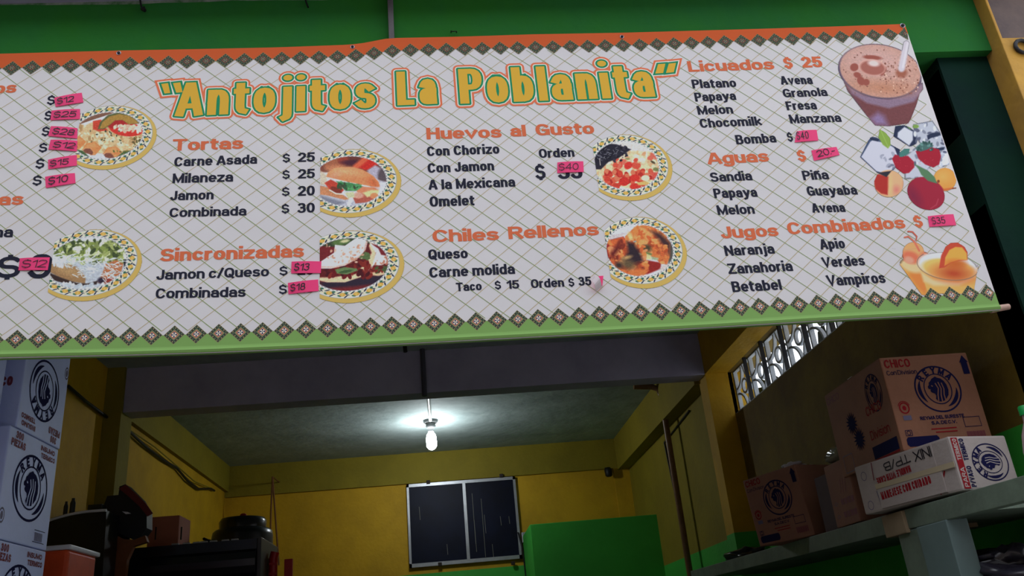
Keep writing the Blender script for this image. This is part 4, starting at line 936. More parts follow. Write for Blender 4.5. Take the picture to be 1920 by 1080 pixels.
tag(part('wall_hook', None, lambda b: [b.tube(pts, .003, cab, 6), b.tube([pts[2], pts[3]], .0055, cab, 6)]), 'black hook at the upper edge of the green lintel', 'hook')
pts = [onY(px, py, LY-.006) for px, py in ((572, -4), (574, 4), (578, 14))]
tag(part('wire_stub', None, lambda b: b.tube([Vector((pts[0].x, LY+.0, ztop+.013))]+pts, .0025, cab, 6)), 'short twisted black wire hanging over the lintel edge', 'wire')
a = onY(1921, 84, 1.97)
tag(part('pipe_bracket', None, lambda b: b.tube([(a.x+.024*math.cos(t), 1.978, a.z+.024*math.sin(t)) for t in [math.pi*k/6 for k in range(13)]], .006, barm, 8)), 'dark curved bracket on the ochre pillar', 'bracket')

# ------------------------------------------------------------------ ceiling lamp and pipes
socket = mat('grey_socket', (110, 112, 112), .5); emb = bpy.data.materials.new('lit_bulb'); emb.use_nodes = True
b_ = emb.node_tree.nodes['Principled BSDF']; b_.inputs['Emission Color'].default_value = (.9, .96, 1, 1); b_.inputs['Emission Strength'].default_value = 150; b_.inputs['Base Color'].default_value = (.9, .9, .9, 1)
q = onZ(807, 788, ZC)
lamp = empty('ceiling_bulb', q, 'lit white bulb in a grey ceiling socket in the back room', 'lamp')
part('socket_base', lamp, lambda b: b.lathe(q, [(.052, 0), (.052, -.012), (.045, -.022)], socket, 24))
part('socket', lamp, lambda b: b.lathe(q, [(.032, -.022), (.036, -.045), (.026, -.06), (.018, -.066), (.02, -.085)], socket, 20))
part('bulb', lamp, lambda b: b.lathe(q, [(.016, -.085), (.03, -.105), (.036, -.13), (.036, -.165), (.034, -.19), (.02, -.208), (.006, -.213)], emb, 20))
wcond = mat('white_conduit', (196, 200, 196), .4)
tag(part('ceiling_conduit', None, lambda b: b.tube([(q.x, YM+.13, ZC-.012), (q.x, q.y-.04, ZC-.012)], .011, wcond, 10)), 'white conduit along the ceiling to the bulb socket', 'conduit')
a = onY(792, 655, YM-.015); c_ = onY(803, 752, YM-.015)
tag(part('beam_conduit', None, lambda b: b.tube([(a.x, YM-.016, ZC), (a.x, YM-.016, H+1.28)], .014, mat('dark_conduit', (70, 70, 84), .5), 10)), 'dark conduit running down the face of the grey beam', 'conduit')
a = onZ(760, 650, ZC)
tag(part('ceiling_rod', None, lambda b: b.tube([(a.x, 4.2, ZC), (a.x+.005, 4.2, ZC-.085)], .011, cab, 8)), 'short black rod sticking down from the ceiling before the beam', 'rod')
pipe_m = mat('brown_pipe', (126, 92, 60), .35, .3, 12)
p0_ = onX(1225, 740, 1.47); yp = 5.36
tag(part('water_pipe', None, lambda b: b.tube([(1.30, yp, ZC-.02), (1.42, yp, ZC-.03), (1.462, yp, ZC-.05), (1.475, yp, ZC-.1), (1.475, yp, 1.0), (1.475, yp, 0)], .02, pipe_m, 12)), 'brown vertical pipe with an elbow at the ceiling in the back room', 'pipe')
c1 = onX(1245, 830, 1.54); c2 = onX(1292, 1060, 1.54); c0 = onX(1292, 770, 1.54)
tag(part('wall_cable', None, lambda b: b.tube([c0, (1.543, (c0.y+c1.y)/2, (c0.z+c1.z)/2), (1.543, c1.y, c1.z), (1.543, c1.y-.01, c1.z-.06), (1.543, c2.y, c2.z), (1.543, c2.y, .3)], .006, cab, 8)), 'thin dark cable down the right wall behind the brown pipe', 'cable')
cp = [(128, 724), (160, 752), (200, 782), (236, 803), (270, 835), (305, 862), (332, 878), (352, 902), (372, 917), (395, 916), (402, 920)]
P_ = [onX(x, y, -1.70) for x, y in cp]
P2 = [onX(x, y, -1.698) for x, y in [(236, 801), (290, 838), (330, 872), (365, 903), (402, 918)]]
tag(part('sagging_cable', None, lambda b: b.tube(P_, .0085, cab, 6)), 'thick black cable sagging along the left yellow wall', 'cable')
tag(part('thin_cable', None, lambda b: b.tube(P2, .004, olive, 6)), 'thin yellow-painted cable above the black one on the left wall', 'cable')
a = onY(1139, 884, YB-.03)
cam_ = empty('wall_spotlight', (a.x, YB-.02, a.z), 'small black wall lamp near the back right corner', 'lamp')
part('wall_plate', cam_, lambda b: b.box(a.x-.02, a.x+.02, YB-.03, YB, a.z-.005, a.z+.035, cab), .003)
part('lamp_head', cam_, lambda b: b.lathe((a.x, YB-.07, a.z-.02), [(.02, -.03), (.03, -.02), (.03, .03), (.018, .045)], cab, 16))
pts = [onY(x, y, YB-.06) for x, y in ((972, 1000), (980, 1030), (986, 1080), (990, 1140))]
tag(part('power_cord', None, lambda b: b.tube([(pts[0].x, YB, pts[0].z+.02)]+pts, .006, cab, 6)), 'black cord hanging from the corner of the back window', 'cord')
a = onY(984, 1003, YB-.05)
tag(part('outlet_box', None, lambda b: b.box(a.x-.025, a.x+.03, YB-.07, YB, a.z-.06, a.z+.02, alu), .004), 'grey outlet box between the back window and the green partition', 'outlet')
s0 = onY(511, 894, 6.7)
tag(part('hanging_cord', None, lambda b: [b.tube([s0, onY(508, 960, 6.7), onY(505, 1075, 6.7)], .007, mat('brown_cord', (110, 66, 26), .7), 6), b.tube([s0, onY(515, 950, 6.7), onY(523, 1060, 6.7)], .007, MATS['brown_cord'], 6), b.tube([s0, (s0.x, YB-.024, s0.z+.01)], .005, MATS['brown_cord'], 6)]), 'brown cord hanging in a narrow loop on the back wall', 'cord')

# ------------------------------------------------------------------ cartons
kraft = mat('kraft_cardboard', (150, 104, 86), .75, .15, 8, .1, 80); kraft2 = mat('aged_kraft_cardboard', (150, 102, 78), .75, .15, 8, .1, 80)
whitec = mat('white_cardboard', (172, 160, 156), .6, .1, 8, .15, 60); bluew = mat('bluish_white_cardboard', (196, 208, 252), .5, .1, 4, .1, 40)
navy = mat('navy_print', (24, 24, 66), .85, spec=.1); redp = mat('red_print', (140, 22, 32), .8, spec=.15); brn = mat('faded_red_print', (120, 50, 66), .6); tape = mat('clear_tape', (176, 150, 112), .3, spec=.6)
greyp = mat('grey_print', (96, 90, 120), .6)
def lion(S, cx, cy, rx, ry, bg, up=1, m=None):
    m = m or navy
    S.ring(cx, cy, rx, ry, rx*.07, m); S.ring(cx, cy, rx*.6, ry*.66, rx*.045, m)
    for a0 in (150, -30):
        pts = []; n = 12
        for k in range(n+1):
            a = math.radians(a0+(70 if a0 > 0 else -0)*0+k*(72/n)+(0 if a0 > 0 else -42)); pts.append((a, k/n))
        for (a_, u), (b_, v) in zip(pts[:-1], pts[1:]):
            w1 = .07*math.sin(u*math.pi)+.01; w2 = .07*math.sin(v*math.pi)+.01
            S.poly([(cx+rx*(.82+w1)*math.cos(a_), cy+ry*(.82+w1)*math.sin(a_)), (cx+rx*(.82+w2)*math.cos(b_), cy+ry*(.82+w2)*math.sin(b_)), (cx+rx*(.82-w2)*math.cos(b_), cy+ry*(.82-w2)*math.sin(b_)), (cx+rx*(.82-w1)*math.cos(a_), cy+ry*(.82-w1)*math.sin(a_))], m)
    h = ry*.30
    S.arctext('REYMA', cx, cy, rx*.66, ry*.68, 142*1 if True else 0, 38, h, m, .24)
    head = [(-.10, .50), (.02, .56), (.10, .50), (.24, .46), (.36, .34), (.44, .16), (.46, -.08), (.40, -.30), (.28, -.44), (.16, -.54), (.02, -.58), (-.12, -.56), (-.22, -.44), (-.16, -.30), (-.20, -.20), (-.30, -.16), (-.36, -.10), (-.34, 0), (-.42, .02), (-.44, .12), (-.36, .20), (-.34, .30), (-.24, .38), (-.18, .46)]
    S.poly([(cx+rx*x*.98, cy+ry*y*.98) for x, y in head], m)
    for pts in ([(-.06, .26), (.02, .02), (-.08, -.28), (-.12, -.54)], [(.08, .30), (.14, .0), (.06, -.28), (.04, -.58)], [(.22, .26), (.26, -.02), (.20, -.26), (.20, -.50)], [(-.26, .16), (-.20, .12)]):
        S.stroke([(cx+rx*x, cy+ry*y) for x, y in pts], rx*.045, bg)
def carton(name, o, ex, ey, h, m, label, group=None, tilt=0, taped=True, flap=True, lean=None):
    """o front-left bottom corner, ex along the front, ey towards the back"""
    o = Vector(o); ex = Vector(ex); ey = Vector(ey); ez = Vector((0, 0, h))+(Vector(lean) if lean is not None else Vector())
    r = empty(name, o+(ex+ey)/2, label, 'box', group)
    part('body', r, lambda b: b.obox(o, ex, ey, ez, m), .004)
    if taped:
        nx = ex.normalized(); part('tape', r, lambda b: b.obox(o+ey*.46+ez-nx*.0006+Vector((0, 0, -.0)), ex+nx*.0012, ey*.08, Vector((0, 0, .0008)), tape))
    if flap:
        part('flap_seam', r, lambda b: b.obox(o+ey*.497+ez, ex, ey*.006, Vector((0, 0, .0012)), mat('seam_brown', (80, 58, 44), .9)))  # dark brown line along the joint of the top flaps
    return r
def face(r, o, ex, ey, n, k=.0006): S = Sheet(o, ex, ey, n, k, 8e-6); S.tilted = True; return S
def marker_text(S, t, x, y, x1, h, m, wd=.13): random.seed(len(t)); S.text(t, (x, y), (x1, y), h, m, wd, gap=.09, jitter=.02)
def front_print(S, W, Hh, bg, big=True):
    """standard front face printing, sheet units in metres"""
    lion(S, W*.56, Hh*.62, W*.25, Hh*.245, bg)
    S.text('REYMA DEL SURESTE', (W*.27, Hh*.30), (W*.76, Hh*.30), Hh*.038, navy, .22); S.text('S.A. DE C.V.', (W*.38, Hh*.245), (W*.66, Hh*.245), Hh*.036, navy, .22)
    for k in range(2): S.stroke([(W*(.36+.04*k), Hh*(.20-.035*k)), (W*.64, Hh*(.20-.035*k))], Hh*.012, redp)
    marker_text(S, 'CHICO', W*.04, Hh*.88, W*.33, Hh*.09, redp, .17); marker_text(S, 'Con Division', W*.04, Hh*.80, W*.38, Hh*.05, navy, .13)
    S.ring(W*.13, Hh*.44, W*.05, Hh*.055, W*.014, redp); S.disc(W*.13, Hh*.44, W*.022, Hh*.026, redp); S.ring(W*.13, Hh*.44, W*.066, Hh*.072, W*.008, redp, 20, 160)
    S.poly([(W*.09, Hh*.31), (W*.18, Hh*.31), (W*.18, Hh*.36), (W*.09, Hh*.36)], greyp)
    for a in range(4): S.stroke([(W*.07+(W*.07 if a in (1, 2) else 0), Hh*.15+(Hh*.055 if a > 1 else 0)), (W*.07+(W*.07 if a in (0, 1) else 0), Hh*.15+(Hh*.055 if a in (1, 2) else 0))], W*.006, navy)
    S.ring(W*.105, Hh*.178, W*.02, Hh*.02, W*.006, navy)
    S.poly([(W*.08, Hh*.035), (W*.40, Hh*.035), (W*.42, Hh*.06), (W*.42, Hh*.11), (W*.40, Hh*.135), (W*.08, Hh*.135), (W*.06, Hh*.11), (W*.06, Hh*.06)], navy)
    for (xa, ya, xb, yb) in ((.74, .20, .92, .20), (.92, .20, .92, .30), (.92, .30, .74, .30), (.74, .30, .74, .20)): S.stroke([(W*xa, Hh*ya), (W*xb, Hh*yb)], W*.006, navy, W*.003)
    for k in range(16): S.stroke([(W*(.74+.0125*k), Hh*.07), (W*(.74+.0125*k), Hh*.15)], W*.0068 if k % 3 else W*.01, brn)
    S.poly([(W*.90, Hh*.76), (W*.97, Hh*.76), (W*.97, Hh*.89), (W*.985, Hh*.89), (W*.935, Hh*.97), (W*.885, Hh*.89), (W*.90, Hh*.89)], navy)
# shelf along the right wall
XS = 1.27
def shz(Y): return H+.2515+(Y-1.794)*.01475
shelfm = mat('grey_green_shelf_paint', (112, 128, 112), .6, rgb2=(92, 104, 92), scale=6, bump=.2, bscale=30); shelfl = mat('pale_shelf_paint', (104, 124, 124), .6, .15, 6)
beige = mat('bare_mortar', (150, 130, 104), .8, .2, 10)
sf = empty('wall_shelf', (1.44, 3.2, shz(3.2)), 'long grey-green masonry shelf along the right wall carrying cartons', 'shelf')
def slab(b, x0, x1, y0, y1, t, m, dz=0): b.hexa([(x0, y0, shz(y0)-t), (x1, y0, shz(y0)-t), (x1, y1, shz(y1)-t), (x0, y1, shz(y1)-t), (x0, y0, shz(y0)-dz), (x1, y0, shz(y0)-dz), (x1, y1, shz(y1)-dz), (x0, y1, shz(y1)-dz)], m)
part('shelf_board', sf, lambda b: slab(b, XS+.03, XW-.002, 1.99, 4.41, .05, shelfm, .001))
part('fascia', sf, lambda b: slab(b, XS, XS+.032, 1.6, 4.6, .052, shelfm), .002)
e0 = onX(1658, 975, XS-.002); e1 = onX(1695, 960, XS-.002)
part('beam_end', sf, lambda b: b.box(XS-.01, XS+.2, e1.y, e0.y, shz(2.5)-.064, shz(2.5)-.004, beige), .003)
g0 = onX(1723, 1000, XS); g1 = onX(1778, 985, XS)
pf0 = onX(1705, 1010, XS)
part('post', sf, lambda b: [b.box(XS-.004, XS+.055, g1.y, g0.y, 0, shz(2.2)-.052, shelfl), b.box(XS+.002, XS+.055, g0.y, pf0.y+.06, 0, shz(2.2)-.052, shelfm)], .003)
part('post', sf, lambda b: b.box(XS+.0, XS+.06, 4.3, 4.38, 0, shz(4.3)-.052, shelfm))
# open leaning white carton on the shelf
zs = shz(2.4)
a = onZ(1623, 968, zs+.003); c_ = onZ(1807, 922, zs+.003); d_ = onZ(1868, 905, zs+.003)
a.z = c_.z = d_.z = zs+.006
ux = (a-c_); L1 = ux.length; ux.normalize(); uy = Vector((ux.y, -ux.x, 0)); uy = -uy if uy.x < 0 else uy   # ux runs back along the aisle side, uy into the shelf
dd = .19
hb = onY(1774, 818, c_.y).z-c_.z
wb = empty('white_carton', (a+c_)/2+uy*dd/2, 'battered white carton with red lettering lying on its side under the big carton', 'box')
part('body', wb, lambda b: b.obox(c_, ux*L1, uy*dd, (0, 0, hb), whitec), .006)
S = face(wb, a, -ux, (0, 0, 1), -uy)     # long side, reading from back to front
S.stroke([(L1*.80, 0.004), (L1*.89, hb*.42)], .005, redp); S.stroke([(L1*.19, hb*.62), (L1*.205, hb*.98)], .0035, brn); S.stroke([(L1*.19, hb*.40), (L1*.205, hb*.08)], .003, greyp)
for yy_ in (.16, .76): S.ring(L1*.09, hb*yy_, .011, .012, .0018, greyp)
S.build('printing', wb)
part('flap', wb, lambda b: b.obox(c_+ux*(L1*.16)-uy*.0035+Vector((0, 0, hb*.50)), ux*(L1*.62), uy*.003, (0, 0, hb*.46), whitec), .001)
part('flap', wb, lambda b: b.obox(c_+ux*(L1*.13)-uy*.0045+Vector((0, 0, hb*.04)), ux*(L1*.66), uy*.004, (0, 0, hb*.40), whitec), .001)
part('tape', wb, lambda b: b.obox(c_-uy*.0055-ux*.001+Vector((0, 0, hb*.43)), ux*L1*.8, uy*.001, (0, 0, hb*.10), mat('yellowed_tape', (178, 162, 136), .35, spec=.6)))
S = face(wb, c_-uy*.0045, -ux, (0, 0, 1), -uy, .0006); S.o = a-uy*.0045
S.text('HANDLE WITH CARE', (L1*.60, hb*.70), (L1*.23, hb*.64), hb*.13, redp, .2)
S.text('MANEJESE CON CUIDADO', (L1*.24, hb*.20), (L1*.76, hb*.26), hb*.15, redp, .2, gap=.1)
S.text('TP/B', (L1*.62, hb*.92), (L1*.34, hb*.88), hb*.17, marker, .13); S.text('INIX', (L1*.83, hb*.93), (L1*.66, hb*.92), hb*.2, marker, .13)
S.build('handwriting', wb)
# end with the emblem turned on its side
S = face(wb, c_, (0, 0, 1), uy*-1, ux*-1); S.o = c_+uy*dd
lion(S, hb*.5, dd*.40, hb*.34, dd*.30, whitec)
for k, t in enumerate(('INSUMO', 'TERMICO')): pass
S.poly([(hb*.03, dd*.86), (hb*.97, dd*.86), (hb*.97, dd*.97), (hb*.03, dd*.97)], redp)
S.text('PARA', (hb*.06, dd*.88), (hb*.42, dd*.88), dd*.07, whitec, .2); S.text('TERMICO', (hb*.55, dd*.88), (hb*.95, dd*.88), dd*.07, whitec, .2)
S.text('P/VASO', (hb*.06, dd*.76), (hb*.44, dd*.76), dd*.08, navy, .18); S.text('TERMICO', (hb*.54, dd*.76), (hb*.95, dd*.76), dd*.08, navy, .18)
S.build('printing', wb)
# big carton standing on the white one
x0_, x1_ = XS, 1.536; y0_, y1_ = 2.248, 2.64; zb = zs+.006+hb; zt_ = onY(1642, 672, y0_).z; 
bcb = carton('large_carton', (x0_, y0_, zb+.001), (x1_-x0_, 0, 0), (0, y1_-y0_, 0), zt_-zb, kraft2, 'large brown carton with a dark lion emblem, topmost on the right shelf')
W = x1_-x0_; Hh = zt_-zb
S = face(bcb, (x0_, y0_, zb+.001), (1, 0, 0), (0, 0, 1), (0, -1, 0)); front_print(S, W, Hh, kraft2); S.build('printing', bcb)
S = face(bcb, (x0_, y1_, zb+.001), (0, -1, 0), (0, 0, 1), (-1, 0, 0)); L2 = y1_-y0_
lion(S, L2*.80, Hh*.70, L2*.12, Hh*.20, kraft2); marker_text(S, 'CHICO', L2*.62, Hh*.50, L2*.86, Hh*.10, redp, .14); marker_text(S, 'Division', L2*.60, Hh*.24, L2*.90, Hh*.10, redp, .12)
S.poly([(L2*.58, Hh*.04), (L2*.96, Hh*.04), (L2*.96, Hh*.17), (L2*.58, Hh*.17)], navy); S.stroke([(L2*.58, Hh*.025), (L2*.96, Hh*.025)], Hh*.02, redp)
for k in range(16):
    a_ = k*2*math.pi/16
    for cx_, cy_ in ((L2*.36, Hh*.52), (L2*.42, Hh*.32)): S.poly([(cx_, cy_), (cx_+.02*math.cos(a_+.2), cy_+.02*math.sin(a_+.2)), (cx_+.038*math.cos(a_), cy_+.038*math.sin(a_)), (cx_+.02*math.cos(a_-.2), cy_+.02*math.sin(a_-.2))], navy)
marker_text(S, 'CHICO', L2*.03, Hh*.86, L2*.26, Hh*.08, brn, .12); 
for (xa, ya, xb, yb) in ((.08, .03, .24, .03), (.24, .03, .24, .22), (.24, .22, .08, .22), (.08, .22, .08, .03)): S.stroke([(L2*xa, Hh*ya), (L2*xb, Hh*yb)], .002, greyp)
S.build('printing', bcb)
# two smaller cartons further along the shelf
zA = shz(3.1)+.001
a = onZ(1425, 1025, zA); c_ = onZ(1528, 1003, zA)
if a.x < XS-.05: pass
ux = (c_-a); W = ux.length; ux.normalize(); uy = Vector((-ux.y, ux.x, 0)); uy = uy if uy.y > 0 else -uy
hA = onY(1385, 900, a.y).z-zA; uyd = .17
ln = -ux*hA*.11
ca_ = carton('small_carton', a, ux*W, uy*uyd, hA, kraft, 'small brown carton with red marker writing, farthest along the right shelf', lean=ln)
S = face(ca_, a, ux, Vector((0, 0, 1))+ln/hA, -uy); front_print(S, W, hA, kraft); S.build('printing', ca_)
a2 = onZ(1570, 991, shz(2.8)+.001); c2_ = onZ(1614, 977, shz(2.85)+.001); ux2 = (c2_-a2); W2 = ux2.length; ux2.normalize(); uy2 = Vector((-ux2.y, ux2.x, 0)); uy2 = uy2 if uy2.x > 0 else -uy2
h2 = onY(1550, 876, a2.y).z-shz(2.85)
if uy2.y < 0 and False: uy2 = -uy2
cb_ = carton('narrow_carton', a2, ux2*W2, uy2*.13, h2, kraft, 'narrow tan carton beside the far end of the white carton')
a3 = onZ(1533, 1002, shz(2.9)+.001); u3 = a2-a3; L3 = u3.length-.006; u3.normalize(); n3 = Vector((-u3.y, u3.x, 0)); n3 = n3 if n3.x > 0 else -n3
carton('grey_carton', a3+n3*.03, u3*L3, n3*.12, h2-.012, mat('grey_brown_cardboard', (92, 74, 78), .8, .15, 8), 'dull grey-brown carton between the small carton and the narrow tan one', taped=False)
S = face(cb_, a2, ux2, (0, 0, 1), -uy2)
S.stroke([(W2*.03, 0), (W2*.03, h2)], W2*.0, kraft) if False else None
for k in range(2):
    z_ = h2*(.12+.20*k); S.ring(W2*.2, z_+h2*.04, W2*.07, h2*.03, .0015, greyp, n=4)
    for j in range(4): S.poly([(W2*(.42+.14*j), z_), (W2*(.53+.14*j), z_), (W2*(.53+.14*j), z_+h2*.09), (W2*(.42+.14*j), z_+h2*.09)], brn)
for j in range(3): S.stroke([(W2*(.5+.1*j), h2*.5), (W2*(.58+.1*j), h2*.72)], .003, brn)
S.build('printing', cb_)
# bags on top of and beside the small cartons
def crumple(b, c, r, m, seed, n=14, sq=(1, 1, .6), amp=.35):
    random.seed(seed); c = Vector(c); vs = []; fs = []; K = n
    for i in range(K+1):
        for j in range(K*2):
            th = math.pi*i/K; ph = math.pi*j/K
            rr = r*(1+amp*(math.sin(ph*3+seed)*math.sin(th*4)+random.uniform(-.5, .5))*math.sin(th))
            vs.append(c+Vector((rr*math.sin(th)*math.cos(ph)*sq[0], rr*math.sin(th)*math.sin(ph)*sq[1], rr*math.cos(th)*sq[2])))
    for i in range(K):
        for j in range(K*2): fs.append((i*2*K+j, i*2*K+(j+1) % (2*K), (i+1)*2*K+(j+1) % (2*K), (i+1)*2*K+j))
    b.add(vs, fs, m, True)
clear = mat('clear_plastic_film', (150, 150, 130), .2, .2, 20, spec=.8); wplast = mat('white_plastic_bag', (214, 210, 226), .4, .1, 20); black = mat('black_plastic', (10, 10, 14), .3, spec=.6)
tcb = a+ux*W*.62+uy*.08
tag(part('plastic_bag', None, lambda b: crumple(b, (tcb.x+.0, tcb.y+.0, zA+hA+.012), .034, wplast, 3, sq=(1.2, 1, .45))), 'white crumpled plastic bag on top of the small brown carton', 'bag')
tcd = a2+ux2*W2*.3+uy2*.09
tag(part('plastic_wrap', None, lambda b: crumple(b, (tcd.x-.01, tcd.y+.04, shz(2.85)+h2+.036), .05, clear, 5, sq=(1.1, 1.4, .6))), 'clear crumpled plastic film on top of the narrow brown carton', 'bag')
k_ = onX(1420, 1032, XS+.08)
tag(part('black_bag', None, lambda b: crumple(b, (XS+.12, 4.05, shz(4.05)+.022), .075, black, 8, sq=(1, 2.0, .42))), 'black plastic bag lying flat at the far end of the right shelf', 'bag')
# lower shelf with black bags
zl2 = H+.02
tag(struct('trim_4', lambda b: b.box(XS+.02, XW-.002, 1.9, 4.3, zl2-.05, zl2, shelfm)), kind='structure')
silver = mat('shiny_dark_plastic', (46, 42, 56), .25, .3, 14, spec=.8)
random.seed(4)
def f(b):
    crumple(b, (1.45, 2.2, zl2+.055), .11, silver, 21, 18, (1.1, 1.6, .5), .5)
tag(part('bin_bag', None, f), 'crumpled shiny black bag on the lower shelf at the bottom right', 'bag')
def f(b):
    pts = [onX(1770, 990, 1.33), onX(1795, 1010, 1.33), onX(1812, 1040, 1.33), onX(1832, 1048, 1.33), onX(1860, 1040, 1.35)]
    b.tube(pts, [.006, .011, .009, .007, .005], silver, 8); b.tube([p+Vector((.01, .012, -.004)) for p in pts], [.008, .012, .006, .006, .004], silver, 8)
    b.tube([pts[0], pts[0]+Vector((.02, 0, .06))], .006, silver, 6)
tag(part('twisted_bag', None, f), 'twisted dark plastic strip hanging under the right shelf beside the post', 'bag')
# green capped bottle at the right frame edge
bt = onY(1925, 775, 1.95)
bo = empty('plastic_bottle', (bt.x, bt.y, shz(1.95)), 'clear bottle with a green cap on the right end of the shelf', 'bottle')
zz = bt.z
part('bottle_body', bo, lambda b: b.lathe((bt.x, bt.y, 0), [(.03, shz(1.95)), (.034, shz(1.95)+.02), (.034, zz-.09), (.026, zz-.05), (.013, zz-.02), (.012, zz)], mat('milky_plastic', (170, 150, 150), .3), 20))
part('cap', bo, lambda b: b.lathe((bt.x, bt.y, zz), [(.016, -.004), (.016, .016), (.014, .019)], mat('green_cap', (20, 150, 70), .4), 20))

# ------------------------------------------------------------------ left stack of white cartons
XB = -1.25; hb1 = .3235; zb0 = H+.4105
def left_print(S, L, Hh, flip, arc=True):
    f2 = (lambda x, y: (L-x, Hh-y)) if flip else (lambda x, y: (x, y))
    if flip: S.o = S.o+S.ex*L+S.ey*Hh; S.ex = -S.ex; S.ey = -S.ey
    lion(S, L*.52, Hh*.52, L*.33, Hh*.30, bluew)
    for (t1, xa) in (('300', .10), ): S.text(t1, (L*.12, Hh*.91), (L*.26, Hh*.91), Hh*.07, brn, .26); S.text('PIEZAS', (L*.05, Hh*.83), (L*.32, Hh*.83), Hh*.07, brn, .26)
    S.text('INSUMO', (L*.62, Hh*.91), (L*.92, Hh*.91), Hh*.05, brn, .26); S.text('TERMICO', (L*.64, Hh*.84), (L*.94, Hh*.84), Hh*.05, brn, .26)
    S.disc(L*.06, Hh*.20, L*.05, Hh*.07, greyp, 16); S.ring(L*.06, Hh*.20, L*.03, Hh*.045, L*.012, bluew)
    for k in range(9): S.stroke([(L*(.72+.018*k), Hh*.06), (L*(.72+.018*k), Hh*.14)], L*.011, greyp)
    S.stroke([(L*.68, Hh*.05), (L*.92, Hh*.05)], L*.006, navy); S.stroke([(L*.70, Hh*.16), (L*.92, Hh*.16)], L*.006, navy)
gname = None
LC = [(2.575, 2.880, zb0+hb1, XB, True, 'white lion-emblem carton turned upside down, topmost seen of the left stack'),
      (2.540, 2.872, zb0, XB, False, 'white lion-emblem carton under the upside down one, middle of the left stack'),
      (2.545, 2.872, zb0-hb1, XB, False, 'white carton at the bottom of the left stack, half below the picture'),
      (2.19, 2.490, zb0+hb1, XB-.012, False, 'white carton at the upper left picture edge before the upside down one'),
      (2.19, 2.500, zb0, XB-.02, False, 'white carton at the left picture edge, under the upper left one')]
for y0_, y1_, z_, xf, flip, lb in LC:
    L = y1_-y0_; r = carton('stacked_carton', (xf-.42, y0_, z_+.001), (.42, 0, 0), (0, L, 0), hb1-.003, bluew, lb, taped=False, flap=False)
    S = face(r, (xf, y0_, z_+.001), (0, 1, 0), (0, 0, 1), (1, 0, 0)); left_print(S, L, hb1-.003, flip); S.build('printing', r)
    S = face(r, (xf-.42, y0_, z_+.001), (1, 0, 0), (0, 0, 1), (0, -1, 0)); S.text('TERMICO', (.27, .13), (.39, .13), .03, brn, .26); S.build('end_printing', r)
cw = mat('white_counter_tile', (170, 166, 160), .4, .1, 4)
ctr = empty('counter', (-1.45, 2.6, 0), 'tiled counter below the picture on the left carrying the white cartons', 'counter')
part('counter_body', ctr, lambda b: b.box(-1.71, -.9, 2.15, 4.02, 0, zb0-hb1-.031, cw)); part('worktop', ctr, lambda b: b.box(-1.715, -.88, 2.13, 4.04, zb0-hb1-.03, zb0-hb1-.0005, cw), .004)
ZT = zb0-hb1
# front lower counter wall of the stall
struct('wall_low', lambda b: b.box(-1.72, 1.61, LY+.02, LY+.12, 0, 1.05, mat('counter_front_green', (40, 110, 50), .6)))

# ------------------------------------------------------------------ clutter, lower left
orange = mat('orange_plastic', (206, 72, 26), .5, .25, 8); wlid = mat('white_plastic_lid', (200, 200, 210), .4)
k0 = onY(130, 1022, 3.02); kd = onX(182, 1037, k0.x).y
cl = empty('orange_cooler', (k0.x-.15, 3.15, ZT), 'orange plastic tub with a white lid beside the stacked white cartons', 'container')
part('tub', cl, lambda b: b.obox((k0.x-.3, 3.02, ZT), (.3, 0, 0), (0, kd-3.02, 0), (0, 0, k0.z-ZT-.012), orange), .012)
part('lid', cl, lambda b: b.obox((k0.x-.308, 3.012, k0.z-.014), (.316, 0, 0), (0, kd-3.0, 0), (0, 0, .016), wlid), .005)
# table for the rest
tb = empty('side_table', (-1.1, 4.4, 0), 'low dark table under the black griddle at the lower left', 'table')
yT = 4.1; zT = onY(350, 1150, yT).z
dwood = mat('dark_wood', (60, 44, 30), .6, .3, 10)
xr = onY(507, 1036, 4.3).x-.03
part('tabletop', tb, lambda b: b.box(-1.60, xr, 4.06, 5.2, zT-.04, zT, dwood), .004)
for x, y in ((-1.56, 4.10), (xr-.05, 4.10), (-1.56, 5.15), (xr-.05, 5.15)): part('leg', tb, lambda b: b.box(x-.03, x+.03, y-.03, y+.03, 0, zT-.04, dwood))
# black griddle / oven with rounded glossy front
gA = onY(236, 1024, yT); gB = onY(480, 1012, yT); gm = mat('glossy_black_metal', (14, 15, 26), .22, spec=.7)
ov = empty('black_oven', ((gA.x+gB.x)/2, yT+.25, zT), 'glossy black appliance with a rounded front on the side table', 'appliance')
ztp = (gA.z+gB.z)/2
def f(b):
    prof = [(.02, zT+.001), (.02, ztp-.17), (.0, ztp-.15), (-.012, ztp-.12), (-.014, ztp-.09), (-.004, ztp-.06), (.02, ztp-.045), (.02, ztp), (.42, ztp), (.42, zT+.001)]
    b.prism([(gA.x, yT+y, z) for y, z in prof], (gB.x-gA.x, 0, 0), gm)
part('housing', ov, f)
part('side_panel', ov, lambda b: b.box(gB.x+.001, gB.x+.02, yT+.02, yT+.42, zT+.001, ztp+.005, mat('grey_side_metal', (62, 60, 64), .4, .2, 8)), .003)
part('trim_strip', ov, lambda b: b.box(gA.x+.13, gA.x+.20, yT+.0145, yT+.018, ztp-.19, ztp-.186, alu))
part('front_panel', ov, lambda b: b.box(gA.x+.05, gB.x-.04, yT+.012, yT+.02, zT+.02, ztp-.2, mat('dark_grey_panel', (44, 46, 56), .4)), .003)
random.seed(12); ORD = ['first', 'second', 'third', 'fourth', 'fifth', 'sixth', 'last']
